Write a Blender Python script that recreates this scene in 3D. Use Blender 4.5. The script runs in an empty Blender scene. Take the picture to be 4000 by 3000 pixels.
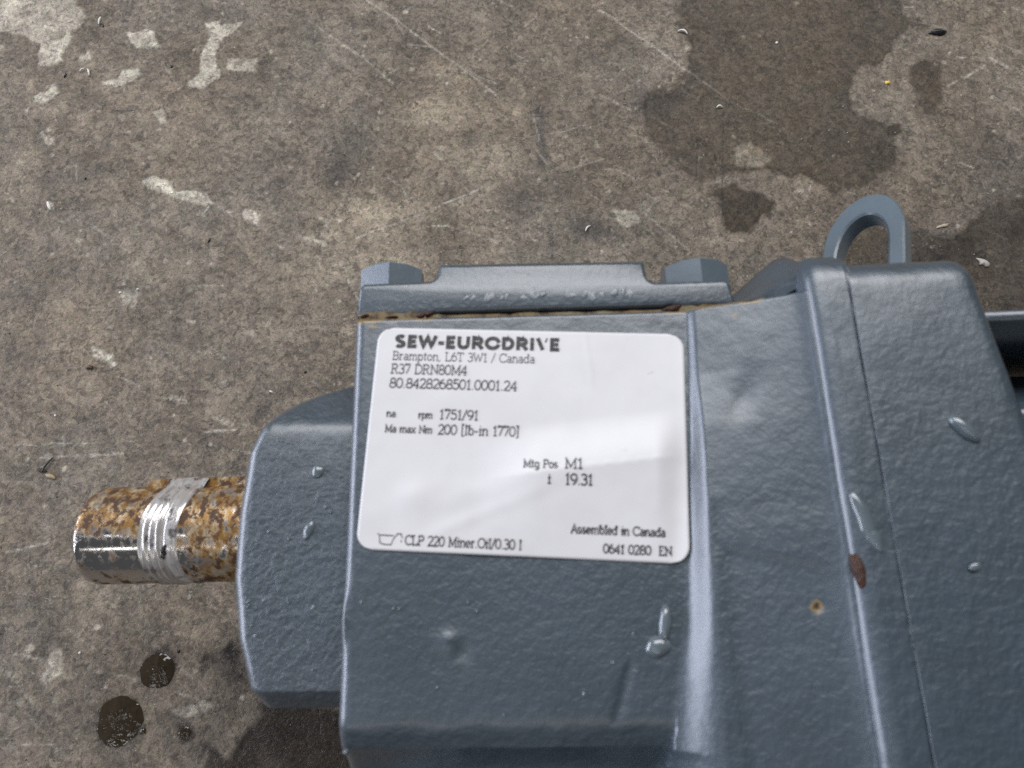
import bpy, math, random
import numpy as np

# ------------------------------------------------------------------ camera, light, exposure
sc = bpy.context.scene
col = sc.collection
MM = 0.001
cam_data = bpy.data.cameras.new('camera')
cam = bpy.data.objects.new('camera', cam_data)
col.objects.link(cam)
cam.location = (0, 0, 236.3 * MM)                     # a phone held about 23 cm over the floor
cam.rotation_euler = (math.radians(16.1), 0, 0)       # tipped a little forward
cam_data.sensor_width = 36
cam_data.lens = 23.4
cam_data.clip_start = 0.005
cam_data.clip_end = 50
cam_data.dof.use_dof = True
cam_data.dof.focus_distance = 0.255
cam_data.dof.aperture_fstop = 26
sc.camera = cam

world = bpy.data.worlds.new('World')
sc.world = world
world.use_nodes = True
bg = world.node_tree.nodes['Background']
bg.inputs[0].default_value = (0.93, 0.95, 1.0, 1)
bg.inputs[1].default_value = 0.10

def area(name, loc, target, sx, sy, watts, colour):
    d = bpy.data.lights.new(name, 'AREA')
    d.shape = 'RECTANGLE'; d.size = sx; d.size_y = sy; d.energy = watts; d.color = colour
    o = bpy.data.objects.new(name, d)
    col.objects.link(o)
    o.location = loc
    v = np.array(target) - np.array(loc)
    from mathutils import Vector
    o.rotation_euler = Vector(v).to_track_quat('-Z', 'Y').to_euler()
    return o

# workshop ceiling panels, two tube fixtures behind the photographer, an open bay door on the left
area('ceiling_panel_light', (0.0, 1.22, 1.60), (0, 0.05, 0.05), 2.2, 0.9, 47, (0.97, 0.975, 1.0))
area('tube_light', (-0.5, -0.80, 1.9), (0, 0, 0.06), 2.4, 0.05, 1.8, (1.0, 0.98, 0.96))
area('tube_light', (-0.5, -1.62, 1.75), (0, 0, 0.06), 2.4, 0.12, 5.5, (1.0, 0.98, 0.96))
area('bay_door_light', (-1.9, 0.15, 0.40), (0, 0, 0.08), 1.7, 0.65, 38, (0.78, 0.83, 1.0))

vs = sc.view_settings
vs.view_transform = 'Standard'
vs.look = 'None'
vs.gamma = 1
vs.use_curve_mapping = False
vs.exposure = 0.0
sc.cycles.use_denoising = False

# ------------------------------------------------------------------ helpers
rng = np.random.default_rng(7)
random.seed(7)

def lattice(x, y, seed):
    n = (x.astype(np.int64) * 374761393 + y.astype(np.int64) * 668265263 + seed * 1442695041) & 0xffffffff
    n = ((n ^ (n >> 13)) * 1274126177) & 0xffffffff
    n = (n ^ (n >> 16)) & 0xffffffff
    return n / 4294967295.0

def vnoise(x, y, seed=0):
    """smooth value noise, -1..1"""
    x = np.asarray(x, float); y = np.asarray(y, float)
    x0 = np.floor(x); y0 = np.floor(y)
    fx = x - x0; fy = y - y0
    fx = fx * fx * fx * (fx * (fx * 6 - 15) + 10); fy = fy * fy * fy * (fy * (fy * 6 - 15) + 10)
    a = lattice(x0, y0, seed); b = lattice(x0 + 1, y0, seed)
    c = lattice(x0, y0 + 1, seed); d = lattice(x0 + 1, y0 + 1, seed)
    return 2 * ((a + (b - a) * fx) * (1 - fy) + (c + (d - c) * fx) * fy) - 1

def fbm(x, y, size, octaves=4, seed=0, gain=0.55):
    x = np.asarray(x, float) / size; y = np.asarray(y, float) / size
    s = 0; a = 1; t = 0
    for k in range(octaves):
        s = s + a * vnoise(x * 1.03 + y * 0.21 + 17.3 * k, y * 0.98 - x * 0.19 - 9.7 * k, seed + 31 * k)
        t += a; a *= gain; x = x * 2.03; y = y * 2.03
    return s / t

def smooth(a, b, v):
    t = np.clip((v - a) / (b - a), 0, 1)
    return t * t * (3 - 2 * t)

def link(name, me, mat, parent=None):
    o = bpy.data.objects.new(name, me)
    col.objects.link(o)
    if mat is not None and not me.materials:
        me.materials.append(mat)
    if parent is not None:
        o.parent = parent
    return o

def mesh(name, verts, faces, mat, parent=None, flat=False, angle=None):
    me = bpy.data.meshes.new(name)
    me.from_pydata([tuple(float(c) * MM for c in v) for v in verts], [], [list(map(int, f)) for f in faces])
    me.validate()
    me.update()
    import bmesh
    bm = bmesh.new(); bm.from_mesh(me)
    bmesh.ops.recalc_face_normals(bm, faces=bm.faces)
    bm.to_mesh(me); bm.free()
    if not flat:
        me.shade_smooth()
        if angle:
            me.set_sharp_from_angle(angle=math.radians(angle))
    return link(name, me, mat, parent)

def quads_grid(ny, nx):
    i = np.arange((ny - 1) * (nx - 1)); r = i // (nx - 1); c = i % (nx - 1)
    a = r * nx + c
    return np.stack([a, a + 1, a + nx + 1, a + nx], 1)

def fast_mesh(name, P, Q):
    me = bpy.data.meshes.new(name)
    me.vertices.add(len(P)); me.vertices.foreach_set('co', (np.asarray(P, np.float32) * MM).ravel())
    me.loops.add(Q.size); me.loops.foreach_set('vertex_index', Q.astype(np.int32).ravel())
    me.polygons.add(len(Q))
    me.polygons.foreach_set('loop_start', np.arange(0, Q.size, 4, dtype=np.int32))
    me.polygons.foreach_set('loop_total', np.full(len(Q), 4, np.int32))
    me.update(calc_edges=True)
    me.polygons.foreach_set('use_smooth', np.ones(len(Q), bool))
    return me

def relief(name, X, Y, Z, zb, mat, parent, attrs=None):
    """solid whose front is the surface (X,Y,Z) and whose sides drop straight to the plane zb"""
    ny, nx = X.shape
    P = np.stack([X.ravel(), Y.ravel(), Z.ravel()], 1)
    Q = quads_grid(ny, nx)
    idx = np.arange(ny * nx).reshape(ny, nx)
    rim = np.concatenate([idx[0, :-1], idx[:-1, -1], idx[-1, :0:-1], idx[:0:-1, 0]])
    low = P[rim].copy(); low[:, 2] = zb
    n0 = len(P); m = len(rim)
    k = np.arange(m)
    W = np.stack([rim[k], n0 + k, n0 + (k + 1) % m, rim[(k + 1) % m]], 1)
    P2 = np.concatenate([P, low]); Q2 = np.concatenate([Q, W])
    me = fast_mesh(name, P2, Q2)
    me.set_sharp_from_angle(angle=math.radians(62))
    for n, a in (attrs or {}).items():
        at = me.attributes.new(n, 'FLOAT', 'POINT')
        at.data.foreach_set('value', np.concatenate([a.ravel(), np.zeros(m)]).astype(np.float32))
    return link(name, me, mat, parent)

def loft(name, rings, mat, parent, angle=40, caps=True):
    n = len(rings[0]); V = [p for r in rings for p in r]; Fc = []
    for i in range(len(rings) - 1):
        for j in range(n):
            a = i * n + j; b = i * n + (j + 1) % n
            Fc.append((a, b, b + n, a + n))
    if caps:
        Fc.append(tuple(range(n))[::-1]); Fc.append(tuple(range((len(rings) - 1) * n, len(rings) * n)))
    return mesh(name, V, Fc, mat, parent, angle=angle)

def box(name, lo, hi, mat, parent, b=0.6):
    (x0, y0, z0), (x1, y1, z1) = lo, hi
    rings = []
    for x, i in ((x0, b), (x0 + b, 0), (x1 - b, 0), (x1, b)):
        c = b
        rings.append([(x, y0 + i + c, z0 + i), (x, y1 - i - c, z0 + i), (x, y1 - i, z0 + i + c), (x, y1 - i, z1 - i - c),
                      (x, y1 - i - c, z1 - i), (x, y0 + i + c, z1 - i), (x, y0 + i, z1 - i - c), (x, y0 + i, z0 + i + c)])
    return loft(name, rings, mat, parent, angle=50)

def blob_mesh(name, c, e1, e2, n, r1, r2, h, mat, parent, seed=0, lump=0.12, segs=20, rings=7, sink=0.25):
    """a flattened uneven droplet lying on a surface: c centre, e1/e2 in-plane axes, n outward"""
    c, e1, e2, n = map(lambda v: np.array(v, float), (c, e1, e2, n))
    e1 /= np.linalg.norm(e1); e2 /= np.linalg.norm(e2); n /= np.linalg.norm(n)
    V = []; Fc = []
    for i in range(rings):
        f = math.cos(i / (rings - 1) * math.pi / 2) if i < rings - 1 else 0.0
        z = math.sin(i / (rings - 1) * math.pi / 2)
        if i == rings - 1:
            V.append(c + n * h * (1 - sink)); break
        for j in range(segs):
            t = 2 * math.pi * j / segs
            w = 1 + lump * float(vnoise(1.7 * math.cos(t) + seed * 3.1, 1.7 * math.sin(t) + seed, 5))
            V.append(c + e1 * r1 * f * w * math.cos(t) + e2 * r2 * f * w * math.sin(t) + n * h * (z - sink))
    for i in range(rings - 2):
        for j in range(segs):
            a = i * segs + j; b = i * segs + (j + 1) % segs
            Fc.append((a, b, b + segs, a + segs))
    top = len(V) - 1
    for j in range(segs):
        Fc.append(((rings - 2) * segs + j, (rings - 2) * segs + (j + 1) % segs, top))
    Fc.append(tuple(range(segs))[::-1])
    return mesh(name, V, Fc, mat, parent)

def tag(o, label=None, cat=None, group=None, kind=None):
    for k, v in (('label', label), ('category', cat), ('group', group), ('kind', kind)):
        if v: o[k] = v
    return o

# ------------------------------------------------------------------ materials
class NT:
    def __init__(self, name):
        self.m = bpy.data.materials.new(name); self.m.use_nodes = True
        self.t = self.m.node_tree; self.p = self.t.nodes['Principled BSDF']
        self.co = self.n('ShaderNodeTexCoord').outputs['Object']
    def n(self, kind, **kw):
        nd = self.t.nodes.new(kind)
        for k, v in kw.items(): setattr(nd, k, v)
        return nd
    def put(self, sock, v):
        if hasattr(v, 'links') or hasattr(v, 'is_output'): self.t.links.new(v, sock)
        else: sock.default_value = v
    def noise(self, scale, detail=4, rough=0.55, dist=0.0, vec=None, out=0):
        nd = self.n('ShaderNodeTexNoise')
        self.put(nd.inputs['Vector'], vec or self.co)
        nd.inputs['Scale'].default_value = scale; nd.inputs['Detail'].default_value = detail
        nd.inputs['Roughness'].default_value = rough; nd.inputs['Distortion'].default_value = dist
        return nd.outputs[out]
    def voro(self, scale, vec=None, feature='F1', out='Distance', rand=1.0):
        nd = self.n('ShaderNodeTexVoronoi', feature=feature)
        self.put(nd.inputs['Vector'], vec or self.co); nd.inputs['Scale'].default_value = scale
        nd.inputs['Randomness'].default_value = rand
        return nd.outputs[out]
    def scale(self, v, vec=None):
        nd = self.n('ShaderNodeMapping'); self.put(nd.inputs['Vector'], vec or self.co)
        nd.inputs['Scale'].default_value = v
        return nd.outputs[0]
    def ramp(self, v, a, b, lo=0.0, hi=1.0):
        nd = self.n('ShaderNodeMapRange', clamp=True); self.put(nd.inputs[0], v)
        for i, q in enumerate((a, b, lo, hi)): self.put(nd.inputs[1 + i], q)
        return nd.outputs[0]
    def math(self, op, a, b=0.0):
        nd = self.n('ShaderNodeMath', operation=op); self.put(nd.inputs[0], a); self.put(nd.inputs[1], b)
        return nd.outputs[0]
    def mix(self, f, a, b, mode='MIX'):
        nd = self.n('ShaderNodeMix', data_type='RGBA', blend_type=mode)
        self.put(nd.inputs[0], f)
        for i, q in ((6, a), (7, b)):
            self.put(nd.inputs[i], q if not isinstance(q, tuple) else (*q, 1))
        return nd.outputs[2]
    def attr(self, name, out='Fac'):
        return self.n('ShaderNodeAttribute', attribute_name=name).outputs[out]
    def bump(self, h, strength, dist, normal=None):
        nd = self.n('ShaderNodeBump'); self.put(nd.inputs['Height'], h)
        nd.inputs['Strength'].default_value = strength; nd.inputs['Distance'].default_value = dist
        if normal is not None: self.put(nd.inputs['Normal'], normal)
        return nd.outputs[0]
    def set(self, **kw):
        names = dict(col='Base Color', rough='Roughness', metal='Metallic', normal='Normal', spec='Specular IOR Level', coat='Coat Weight', coat_rough='Coat Roughness', coat_ior='Coat IOR', alpha='Alpha', trans='Transmission Weight', ior='IOR', sss='Subsurface Weight')
        for k, v in kw.items():
            self.put(self.p.inputs[names[k]], (*v, 1) if isinstance(v, tuple) and len(v) == 3 else v)
        return self.m

def paint_material(name, orange_peel=1.0, tint=(0.035, 0.054, 0.072)):
    m = NT(name)
    n1 = m.noise(60, 4); n2 = m.noise(1150, 3, 0.6); n3 = m.noise(560, 3, 0.55, 0.3)
    c = m.mix(m.ramp(n1, 0.35, 0.68), tuple(v * 0.86 for v in tint), tuple(v * 1.07 for v in tint))
    c = m.mix(m.ramp(n2, 0.62, 0.8, 0, 0.35), c, tuple(v * 1.45 for v in tint))
    dirt = m.ramp(m.noise(140, 5, 0.65, 0.8), 0.60, 0.78, 0, 0.35)
    c = m.mix(dirt, c, (0.027, 0.033, 0.038))
    rust = m.attr('rust')
    ragged = m.math('ADD', rust, m.ramp(m.noise(1500, 4, 0.7), 0.2, 0.8, -0.32, 0.32))
    rm = m.ramp(ragged, 0.34, 0.55)
    rcol = m.mix(m.ramp(ragged, 0.55, 1.05), (0.235, 0.155, 0.055), (0.020, 0.010, 0.005))
    c = m.mix(rm, c, rcol)
    h = m.math('ADD', m.math('MULTIPLY', n3, 1.0), m.math('MULTIPLY', n2, 0.35))
    nb = m.bump(h, 0.34 * orange_peel, 0.0010)
    rg = m.math('ADD', m.ramp(n1, 0.3, 0.7, 0.42, 0.50), m.math('MULTIPLY', rm, 0.35))
    return m.set(col=c, rough=rg, normal=nb, spec=0.5, coat=1.0, coat_rough=0.34, coat_ior=1.64)

M = {}
M['paint'] = paint_material('blue_grey_paint', 1.25)
M['rough_paint'] = paint_material('blue_grey_paint_rough', 2.3)
M['lit_paint'] = paint_material('blue_grey_paint_smooth_lit', 0.35, (0.085, 0.117, 0.142))  # brighter copy of the paint; light on eye and bolts set in its tint

m = NT('glossy_lit_paint')
M['glossy_lit_paint'] = m.set(col=m.mix(m.noise(500, 2), (0.085, 0.108, 0.122), (0.115, 0.140, 0.155)), rough=0.14, spec=0.9, normal=m.bump(m.noise(300, 2), 0.15, 0.0008))  # same paint as the casing, ceiling reflection worked into a lighter tint
m = NT('label_vinyl')
n = m.noise(90, 4)
c = m.mix(m.ramp(n, 0.45, 0.75), (0.645, 0.635, 0.65), (0.60, 0.59, 0.605))
sp = m.ramp(m.noise(420, 2, 0.5), 0.735, 0.80, 0, 0.35)
c = m.mix(sp, c, (0.36, 0.35, 0.35))
M['label'] = m.set(col=c, rough=0.46, spec=0.55, normal=m.bump(m.noise(45, 3), 0.12, 0.002))
m = NT('label_ink')
M['ink'] = m.set(col=m.mix(m.ramp(m.noise(1500, 3, 0.7), 0.48, 0.75), (0.016, 0.015, 0.017), (0.12, 0.12, 0.125)), rough=0.5)
m = NT('thin_label_ink')
M['thin_ink'] = m.set(col=m.mix(m.ramp(m.noise(900, 3, 0.7), 0.42, 0.72), (0.022, 0.021, 0.024), (0.13, 0.13, 0.135)), rough=0.5)

# rusty machined steel
m = NT('rusty_steel')
v = m.scale((1.0, 0.75, 0.75))
a1 = m.noise(190, 6, 0.62, 0.9, vec=v); a2 = m.noise(480, 5, 0.62, 0.2, vec=v); a3 = m.noise(1400, 4, 0.7)
sep = m.n('ShaderNodeSeparateXYZ'); m.put(sep.inputs[0], m.co)
clean = m.ramp(m.math('ABSOLUTE', m.math('ADD', sep.outputs[1], 0.0062)), 0.0040, 0.0075, 1, 0)
clean = m.math('MULTIPLY', clean, m.ramp(sep.outputs[2], 0, 0.004))
clean = m.math('MULTIPLY', clean, m.ramp(sep.outputs[0], -0.088, -0.074, 1.0, 0.35))
film = m.math('SUBTRACT', m.math('ADD', m.math('MULTIPLY', a1, 0.55), m.math('MULTIPLY', a2, 0.45)), m.math('MULTIPLY', clean, 0.15))
f1 = m.ramp(film, 0.355, 0.46)
f2 = m.ramp(m.math('SUBTRACT', m.math('ADD', m.math('MULTIPLY', a2, 0.75), m.math('MULTIPLY', a3, 0.25)), m.math('MULTIPLY', clean, 0.08)), 0.475, 0.545)
steel = m.mix(m.noise(600, 3, vec=m.scale((1, .05, .05))), (0.70, 0.69, 0.68), (0.52, 0.51, 0.50))
gold = m.mix(m.ramp(m.noise(420, 5, 0.65, vec=v), 0.46, 0.64), m.mix(a3, (0.21, 0.10, 0.022), (0.38, 0.21, 0.055)), (0.56, 0.45, 0.30))
c = m.mix(f1, steel, gold)
c = m.mix(f2, c, m.mix(a3, (0.032, 0.014, 0.007), (0.085, 0.038, 0.014)))
metal = m.math('SUBTRACT', 1.0, m.math('MAXIMUM', m.math('MULTIPLY', f1, 0.55), f2))
rg = m.ramp(m.math('MAXIMUM', m.math('MULTIPLY', f1, 0.42), f2), 0, 1, 0.10, 0.72)
M['steel'] = m.set(col=c, rough=rg, metal=metal, normal=m.bump(m.math('ADD', f2, m.math('MULTIPLY', a3, 0.15)), 0.14, 0.0004))

m = NT('clear_tape')
v = m.scale((1.0, 0.28, 0.28))
q = m.noise(700, 4, 0.6, vec=v); q2 = m.noise(260, 4, 0.6, 0.4)
c = m.mix(m.ramp(q, 0.42, 0.6), (0.46, 0.43, 0.40), (0.60, 0.58, 0.57))
c = m.mix(m.ramp(q2, 0.54, 0.66, 0, 0.85), c, (0.05, 0.045, 0.045))
c = m.mix(m.ramp(m.noise(330, 4, 0.6, 0.5, vec=m.scale((1, .5, .5))), 0.60, 0.70, 0, 0.6), c, (0.30, 0.19, 0.10))
M['tape'] = m.set(col=c, rough=0.22, metal=0.45, coat=0.6, coat_rough=0.12, normal=m.bump(q, 0.25, 0.0006))

m = NT('rust_scab')
q = m.noise(1300, 4, 0.7)
M['rust'] = m.set(col=m.mix(q, (0.016, 0.006, 0.003), (0.065, 0.020, 0.007)), rough=0.5, normal=m.bump(q, 0.5, 0.0008))
m = NT('gasket_sealant')
q = m.noise(420, 4, 0.65); q2 = m.noise(160, 3, 0.6)
c = m.mix(m.ramp(q2, 0.35, 0.65), (0.17, 0.145, 0.085), (0.135, 0.080, 0.022))
M['gasket'] = m.set(col=m.mix(m.ramp(q, 0.48, 0.66), c, (0.035, 0.020, 0.009)), rough=0.7)
m = NT('engine_oil')
M['oil'] = m.set(col=m.mix(m.noise(500, 4, 0.7), (0.010, 0.007, 0.004), (0.055, 0.040, 0.024)), rough=0.06, spec=0.6, normal=m.bump(m.noise(260, 3, 0.5), 0.35, 0.0015))

def plain(name, colour, rough=0.6, var=0.25, scale=900):
    m = NT(name)
    q = m.noise(scale, 4, 0.65)
    return m.set(col=m.mix(q, tuple(c * (1 - var) for c in colour), tuple(min(1, c * (1 + var)) for c in colour)), rough=rough, normal=m.bump(q, 0.4, 0.0006))
M['white_chip'] = plain('white_plastic_shaving', (0.72, 0.70, 0.64), 0.4, 0.1)
M['black_chip'] = plain('black_plastic', (0.012, 0.013, 0.015), 0.3, 0.3)
M['yellow_chip'] = plain('yellow_paint_chip', (0.72, 0.50, 0.09), 0.5, 0.15)
M['straw'] = plain('dry_straw', (0.42, 0.36, 0.26), 0.7)
M['husk'] = plain('dry_husk', (0.34, 0.27, 0.16), 0.6, 0.5, 500)
M['dark_husk'] = plain('dark_leaf', (0.035, 0.030, 0.020), 0.6, 0.5)
M['plaster'] = plain('plaster_crumb', (0.44, 0.40, 0.35), 0.85, 0.25)
M['brown_crumb'] = plain('brown_crumb', (0.09, 0.05, 0.025), 0.7, 0.4)

# concrete
m = NT('concrete')
tint = m.attr('tint', 'Color'); wet = m.attr('wet'); oily = m.attr('oily')
w = m.n('ShaderNodeVectorMath', operation='ADD')
wn = m.n('ShaderNodeVectorMath', operation='SCALE'); m.put(wn.inputs[0], m.noise(260, 2, out=1)); wn.inputs['Scale'].default_value = 0.004
m.put(w.inputs[0], m.co); m.put(w.inputs[1], wn.outputs[0]); vec = w.outputs[0]
g1 = m.noise(430, 5, 0.62, 1.2, vec=vec)          # grain about 2 mm
g2 = m.noise(1150, 4, 0.65, 0.8)                  # sand
g3 = m.noise(120, 4, 0.6)
grain = m.math('ADD', m.math('MULTIPLY', g1, 0.62), m.math('MULTIPLY', g2, 0.38))
cell = m.n('ShaderNodeSeparateColor'); m.put(cell.inputs[0], m.voro(520, vec=vec, out='Color'))
cell2 = m.n('ShaderNodeSeparateColor'); m.put(cell2.inputs[0], m.voro(1050, vec=vec, out='Color'))
chips = m.math('ADD', m.math('MULTIPLY', cell.outputs[0], 0.20), m.math('MULTIPLY', cell2.outputs[1], 0.16))
grain = m.math('ADD', m.math('MULTIPLY', grain, 0.80), m.math('MULTIPLY', m.math('SUBTRACT', chips, 0.18), 0.72))
fac = m.ramp(grain, 0.26, 0.56, 0.47, 1.50)
cc = m.n('ShaderNodeVectorMath', operation='SCALE'); m.put(cc.inputs[0], tint); m.put(cc.inputs['Scale'], fac)
c = cc.outputs[0]
hue = m.noise(300, 3, 0.6, out=1)
c = m.mix(0.10, c, m.mix(1.0, c, hue, 'OVERLAY'))
fleck = m.ramp(m.noise(620, 3, 0.55, 1.5, vec=m.scale((1, 1.3, 1))), 0.635, 0.70, 0, 0.50)
c = m.mix(fleck, c, (0.41, 0.375, 0.32))
pit = m.ramp(m.noise(760, 3, 0.6, 1.0), 0.345, 0.285, 0, 0.75)
c = m.mix(pit, c, (0.045, 0.040, 0.036))
ag = m.voro(230, vec=vec)
agm = m.math('MULTIPLY', m.ramp(ag, 0.20, 0.12), m.ramp(m.noise(85, 2), 0.50, 0.62))
c = m.mix(m.math('MULTIPLY', agm, 0.45), c, (0.36, 0.32, 0.25))
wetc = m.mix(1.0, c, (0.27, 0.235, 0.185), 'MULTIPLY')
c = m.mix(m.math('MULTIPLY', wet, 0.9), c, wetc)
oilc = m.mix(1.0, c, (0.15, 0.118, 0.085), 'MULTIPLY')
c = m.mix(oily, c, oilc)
h = m.math('ADD', m.math('MULTIPLY', g1, 1.0), m.math('MULTIPLY', g2, 0.5))
h = m.math('SUBTRACT', h, m.math('MULTIPLY', pit, 0.6))
nb = m.bump(h, 0.45, 0.0014)
spark = m.ramp(m.noise(900, 3, 0.6), 0.45, 0.6)
rg = m.math('SUBTRACT', m.ramp(g3, 0.3, 0.7, 0.62, 0.80), m.math('MULTIPLY', wet, 0.06))
rg = m.math('SUBTRACT', rg, m.math('MULTIPLY', oily, m.math('MULTIPLY', spark, 0.42)))
M['concrete'] = m.set(col=c, rough=rg, normal=nb, spec=0.35)

# ------------------------------------------------------------------ the floor (surveyed marks, millimetres on the floor plane)
PALE = [
    (0.55,[(-232.1,249),(-196.8,249),(-191.9,241.8),(-187.1,236.9),(-188.5,231.2),(-191.8,229.5),(-191,221.7),(-194,214.9),(-192.2,212.8),(-196.7,211.1),(-202.9,210.7),(-205.1,221.7),(-212.4,226.5),(-227.7,228.6)]),
    (0.8,[(-205.1,221.7),(-191.7,225.2),(-191.6,220.9),(-194,214.9),(-192.5,212.5),(-196.7,211.1),(-202.9,210.7)]),
    (0.8,[(-169.3,228.6),(-164.6,227.8),(-160.6,229.5),(-155.9,228.6),(-154.4,223.4),(-152.2,220),(-158.4,219.6),(-163.2,219.1),(-166,223.4)]),
    (0.9,[(-134.9,233),(-128.7,234.7),(-127.6,231.2),(-117.5,233.4),(-120.9,228.6),(-126,224.3),(-128.2,219.1),(-127.7,214.9),(-124.6,204),(-128.2,202.4),(-131.8,197.8),(-137.6,200.7),(-133,207.3),(-134.3,217.4),(-131.8,225.2)]),
    (0.55,[(-122.6,213.6),(-110.1,213.6),(-109.5,207.8),(-116.4,207.3),(-122.1,208.6)]),
    (0.8,[(-175.1,202.4),(-167.6,202.8),(-167.2,209),(-159.6,209),(-158.7,205.7),(-163.2,201.5),(-167.7,199.5),(-174,200.3)]),
    (0.7,[(-186.3,214.9),(-182.9,217.4),(-180.5,213.6),(-185.3,213.2)]),
    (0.75,[(-201.9,195),(-197.5,197.4),(-194.8,201.1),(-192,197),(-196.9,190.5),(-200.9,191.7)]),
    (1,[(-150.1,154.3),(-144.8,156.2),(-138.6,154.3),(-135.2,149.1),(-131.4,149.5),(-124.7,148.8),(-119.8,143.6),(-124,143.1),(-134.1,145.4),(-141.1,149.1),(-147.3,151.4)]),
    (0.9,[(-106.7,141.8),(-100.8,138.1),(-100.9,133.4),(-106.5,137.4)]),
    (0.75,[(-185.9,144.3),(-184.1,143.2),(-183.9,140.3),(-185.6,141)]),
    (0.6,[(-195.5,176.6),(-189.8,175),(-188.8,171.1),(-192.6,171.9)]),
    (0.6,[(-150.1,187.7),(-147.4,187.7),(-143.9,182.1),(-145.8,181.3),(-148.2,183.7)]),
    (0.6,[(-83.8,128.8),(-74.7,127.4),(-72.6,124.5),(-81.7,126.7)]),
    (1,[(-158.8,82.7),(-155.1,82.4),(-149.8,79.5),(-147.1,76.3),(-148.9,74.5),(-152.4,77.3),(-156.4,79.5)]),
    (0.5,[(-151,105.8),(-143.6,106.5),(-143.3,100.4),(-148.8,99.8)]),
    (0.6,[(-123.7,93.1),(-120.1,93.8),(-120.5,91.8)]),
    (0.7,[(-132.9,64.4),(-128.6,63.2),(-123.9,63.8),(-119.4,61.6),(-127.3,62.6)]),
    (0.5,[(-111,55.9),(-106.3,56.5),(-101.3,53.4),(-103.5,52.8)]),
    (0.5,[(-151.8,-23.9),(-148.7,-23.4),(-147.8,-30.9),(-151.9,-34.8),(-154.4,-32.8)]),
    (0.45,[(-110.1,-42),(-100.5,-39.1),(-97.6,-41.1),(-105.1,-43.9)]),
    (0.6,[(91.3,169.6),(98.2,172.7),(106.8,165),(102.2,159.6),(91.8,161.1)]),
    (0.6,[(40.4,140.3),(48.8,139.6),(51.2,135.9),(46.5,132.4),(42.7,133.8)]),
]
BLOB = [
    (-30.9,186.1,17.6,8.9,0.55),
    (-10.3,162.7,15.2,10,0.5),
    (-56.5,136.7,16.8,11.7,0.6),
    (-32.8,141.8,19.5,4.4,0.35),
    (41.6,138.1,10.3,6.6,0.4),
    (3,186.9,4.8,4.8,0.5),
    (-50.9,117.5,22.1,5.6,0.35),
    (-65.9,171.9,9.4,15.8,-0.35),
    (-71.5,156.6,7.2,8.4,-0.6),
    (-58.1,186.9,9.5,4.8,-0.4),
    (11.1,184.5,5.4,14.6,-0.5),
    (12.2,166.5,3.3,17.2,-0.5),
    (4.2,145.4,8.5,9.7,-0.6),
    (-16.5,175.8,8.1,4.7,-0.35),
    (31.7,133.1,14.1,7.2,-0.75),
    (14.9,125.9,2.6,14.4,-0.35),
    (58.2,190.9,13.6,9,-0.6),
    (-7.3,197.4,11,6.6,-0.25),
    (-166.3,158.9,13.2,4.6,-0.6),
    (-167.6,170.4,4,6.2,-0.4),
    (-188,155.1,11.8,6,-0.3),
    (-71.5,162.7,9.3,13.9,-0.5),
    (-90.8,232.1,8.5,14.2,-0.3),
    (-107.7,204,15.9,4.2,-0.4),
    (-112.1,194.2,10.3,4.9,-0.25),
    (-71.4,134.5,12.9,13.1,0.4),
    (-200.2,166.5,4,9.3,0.35),
    (-198.9,144,9.1,14.9,0.2),
    (-86.4,197.4,8.9,6.6,0.15),
    (-187.4,103.8,10.6,7.5,-0.35),
    (-73,113.3,12.6,8.3,0.35),
    (-135.9,113.3,12.6,8.3,0.15),
    (-92.5,88.5,9.8,7.9,0.2),
    (-156.8,74.4,3,1.9,-0.6),
    (-91.7,57.7,3.5,4.3,-0.7),
    (-177.3,84,3.7,7.8,-0.25),
    (-123.9,72.5,12,3.2,0.2),
    (-149.4,-30.9,5.8,7.9,0.35),
    (-145.5,-8.6,9.8,8.4,0.2),
    (-94.5,-27.4,5.9,7,-0.35),
    (-116.7,-10.7,12,5.2,0.15),
    (199.4,166.5,14.6,12.5,-0.5),
    (197.3,140.3,16.8,20.8,-0.6),
    (168.9,125.9,15.9,10.7,-0.5),
    (151.6,125.9,12.8,10.7,-0.45),
    (97.6,166.5,8.6,7,0.4),
    (79.6,182.9,7.4,4.8,0.2),
    (149.6,189.3,4.1,3.2,0.25),
    (194.9,104.1,13.8,13,-0.9),
    (170.3,120.3,30,6.7,-0.5),
]
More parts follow.
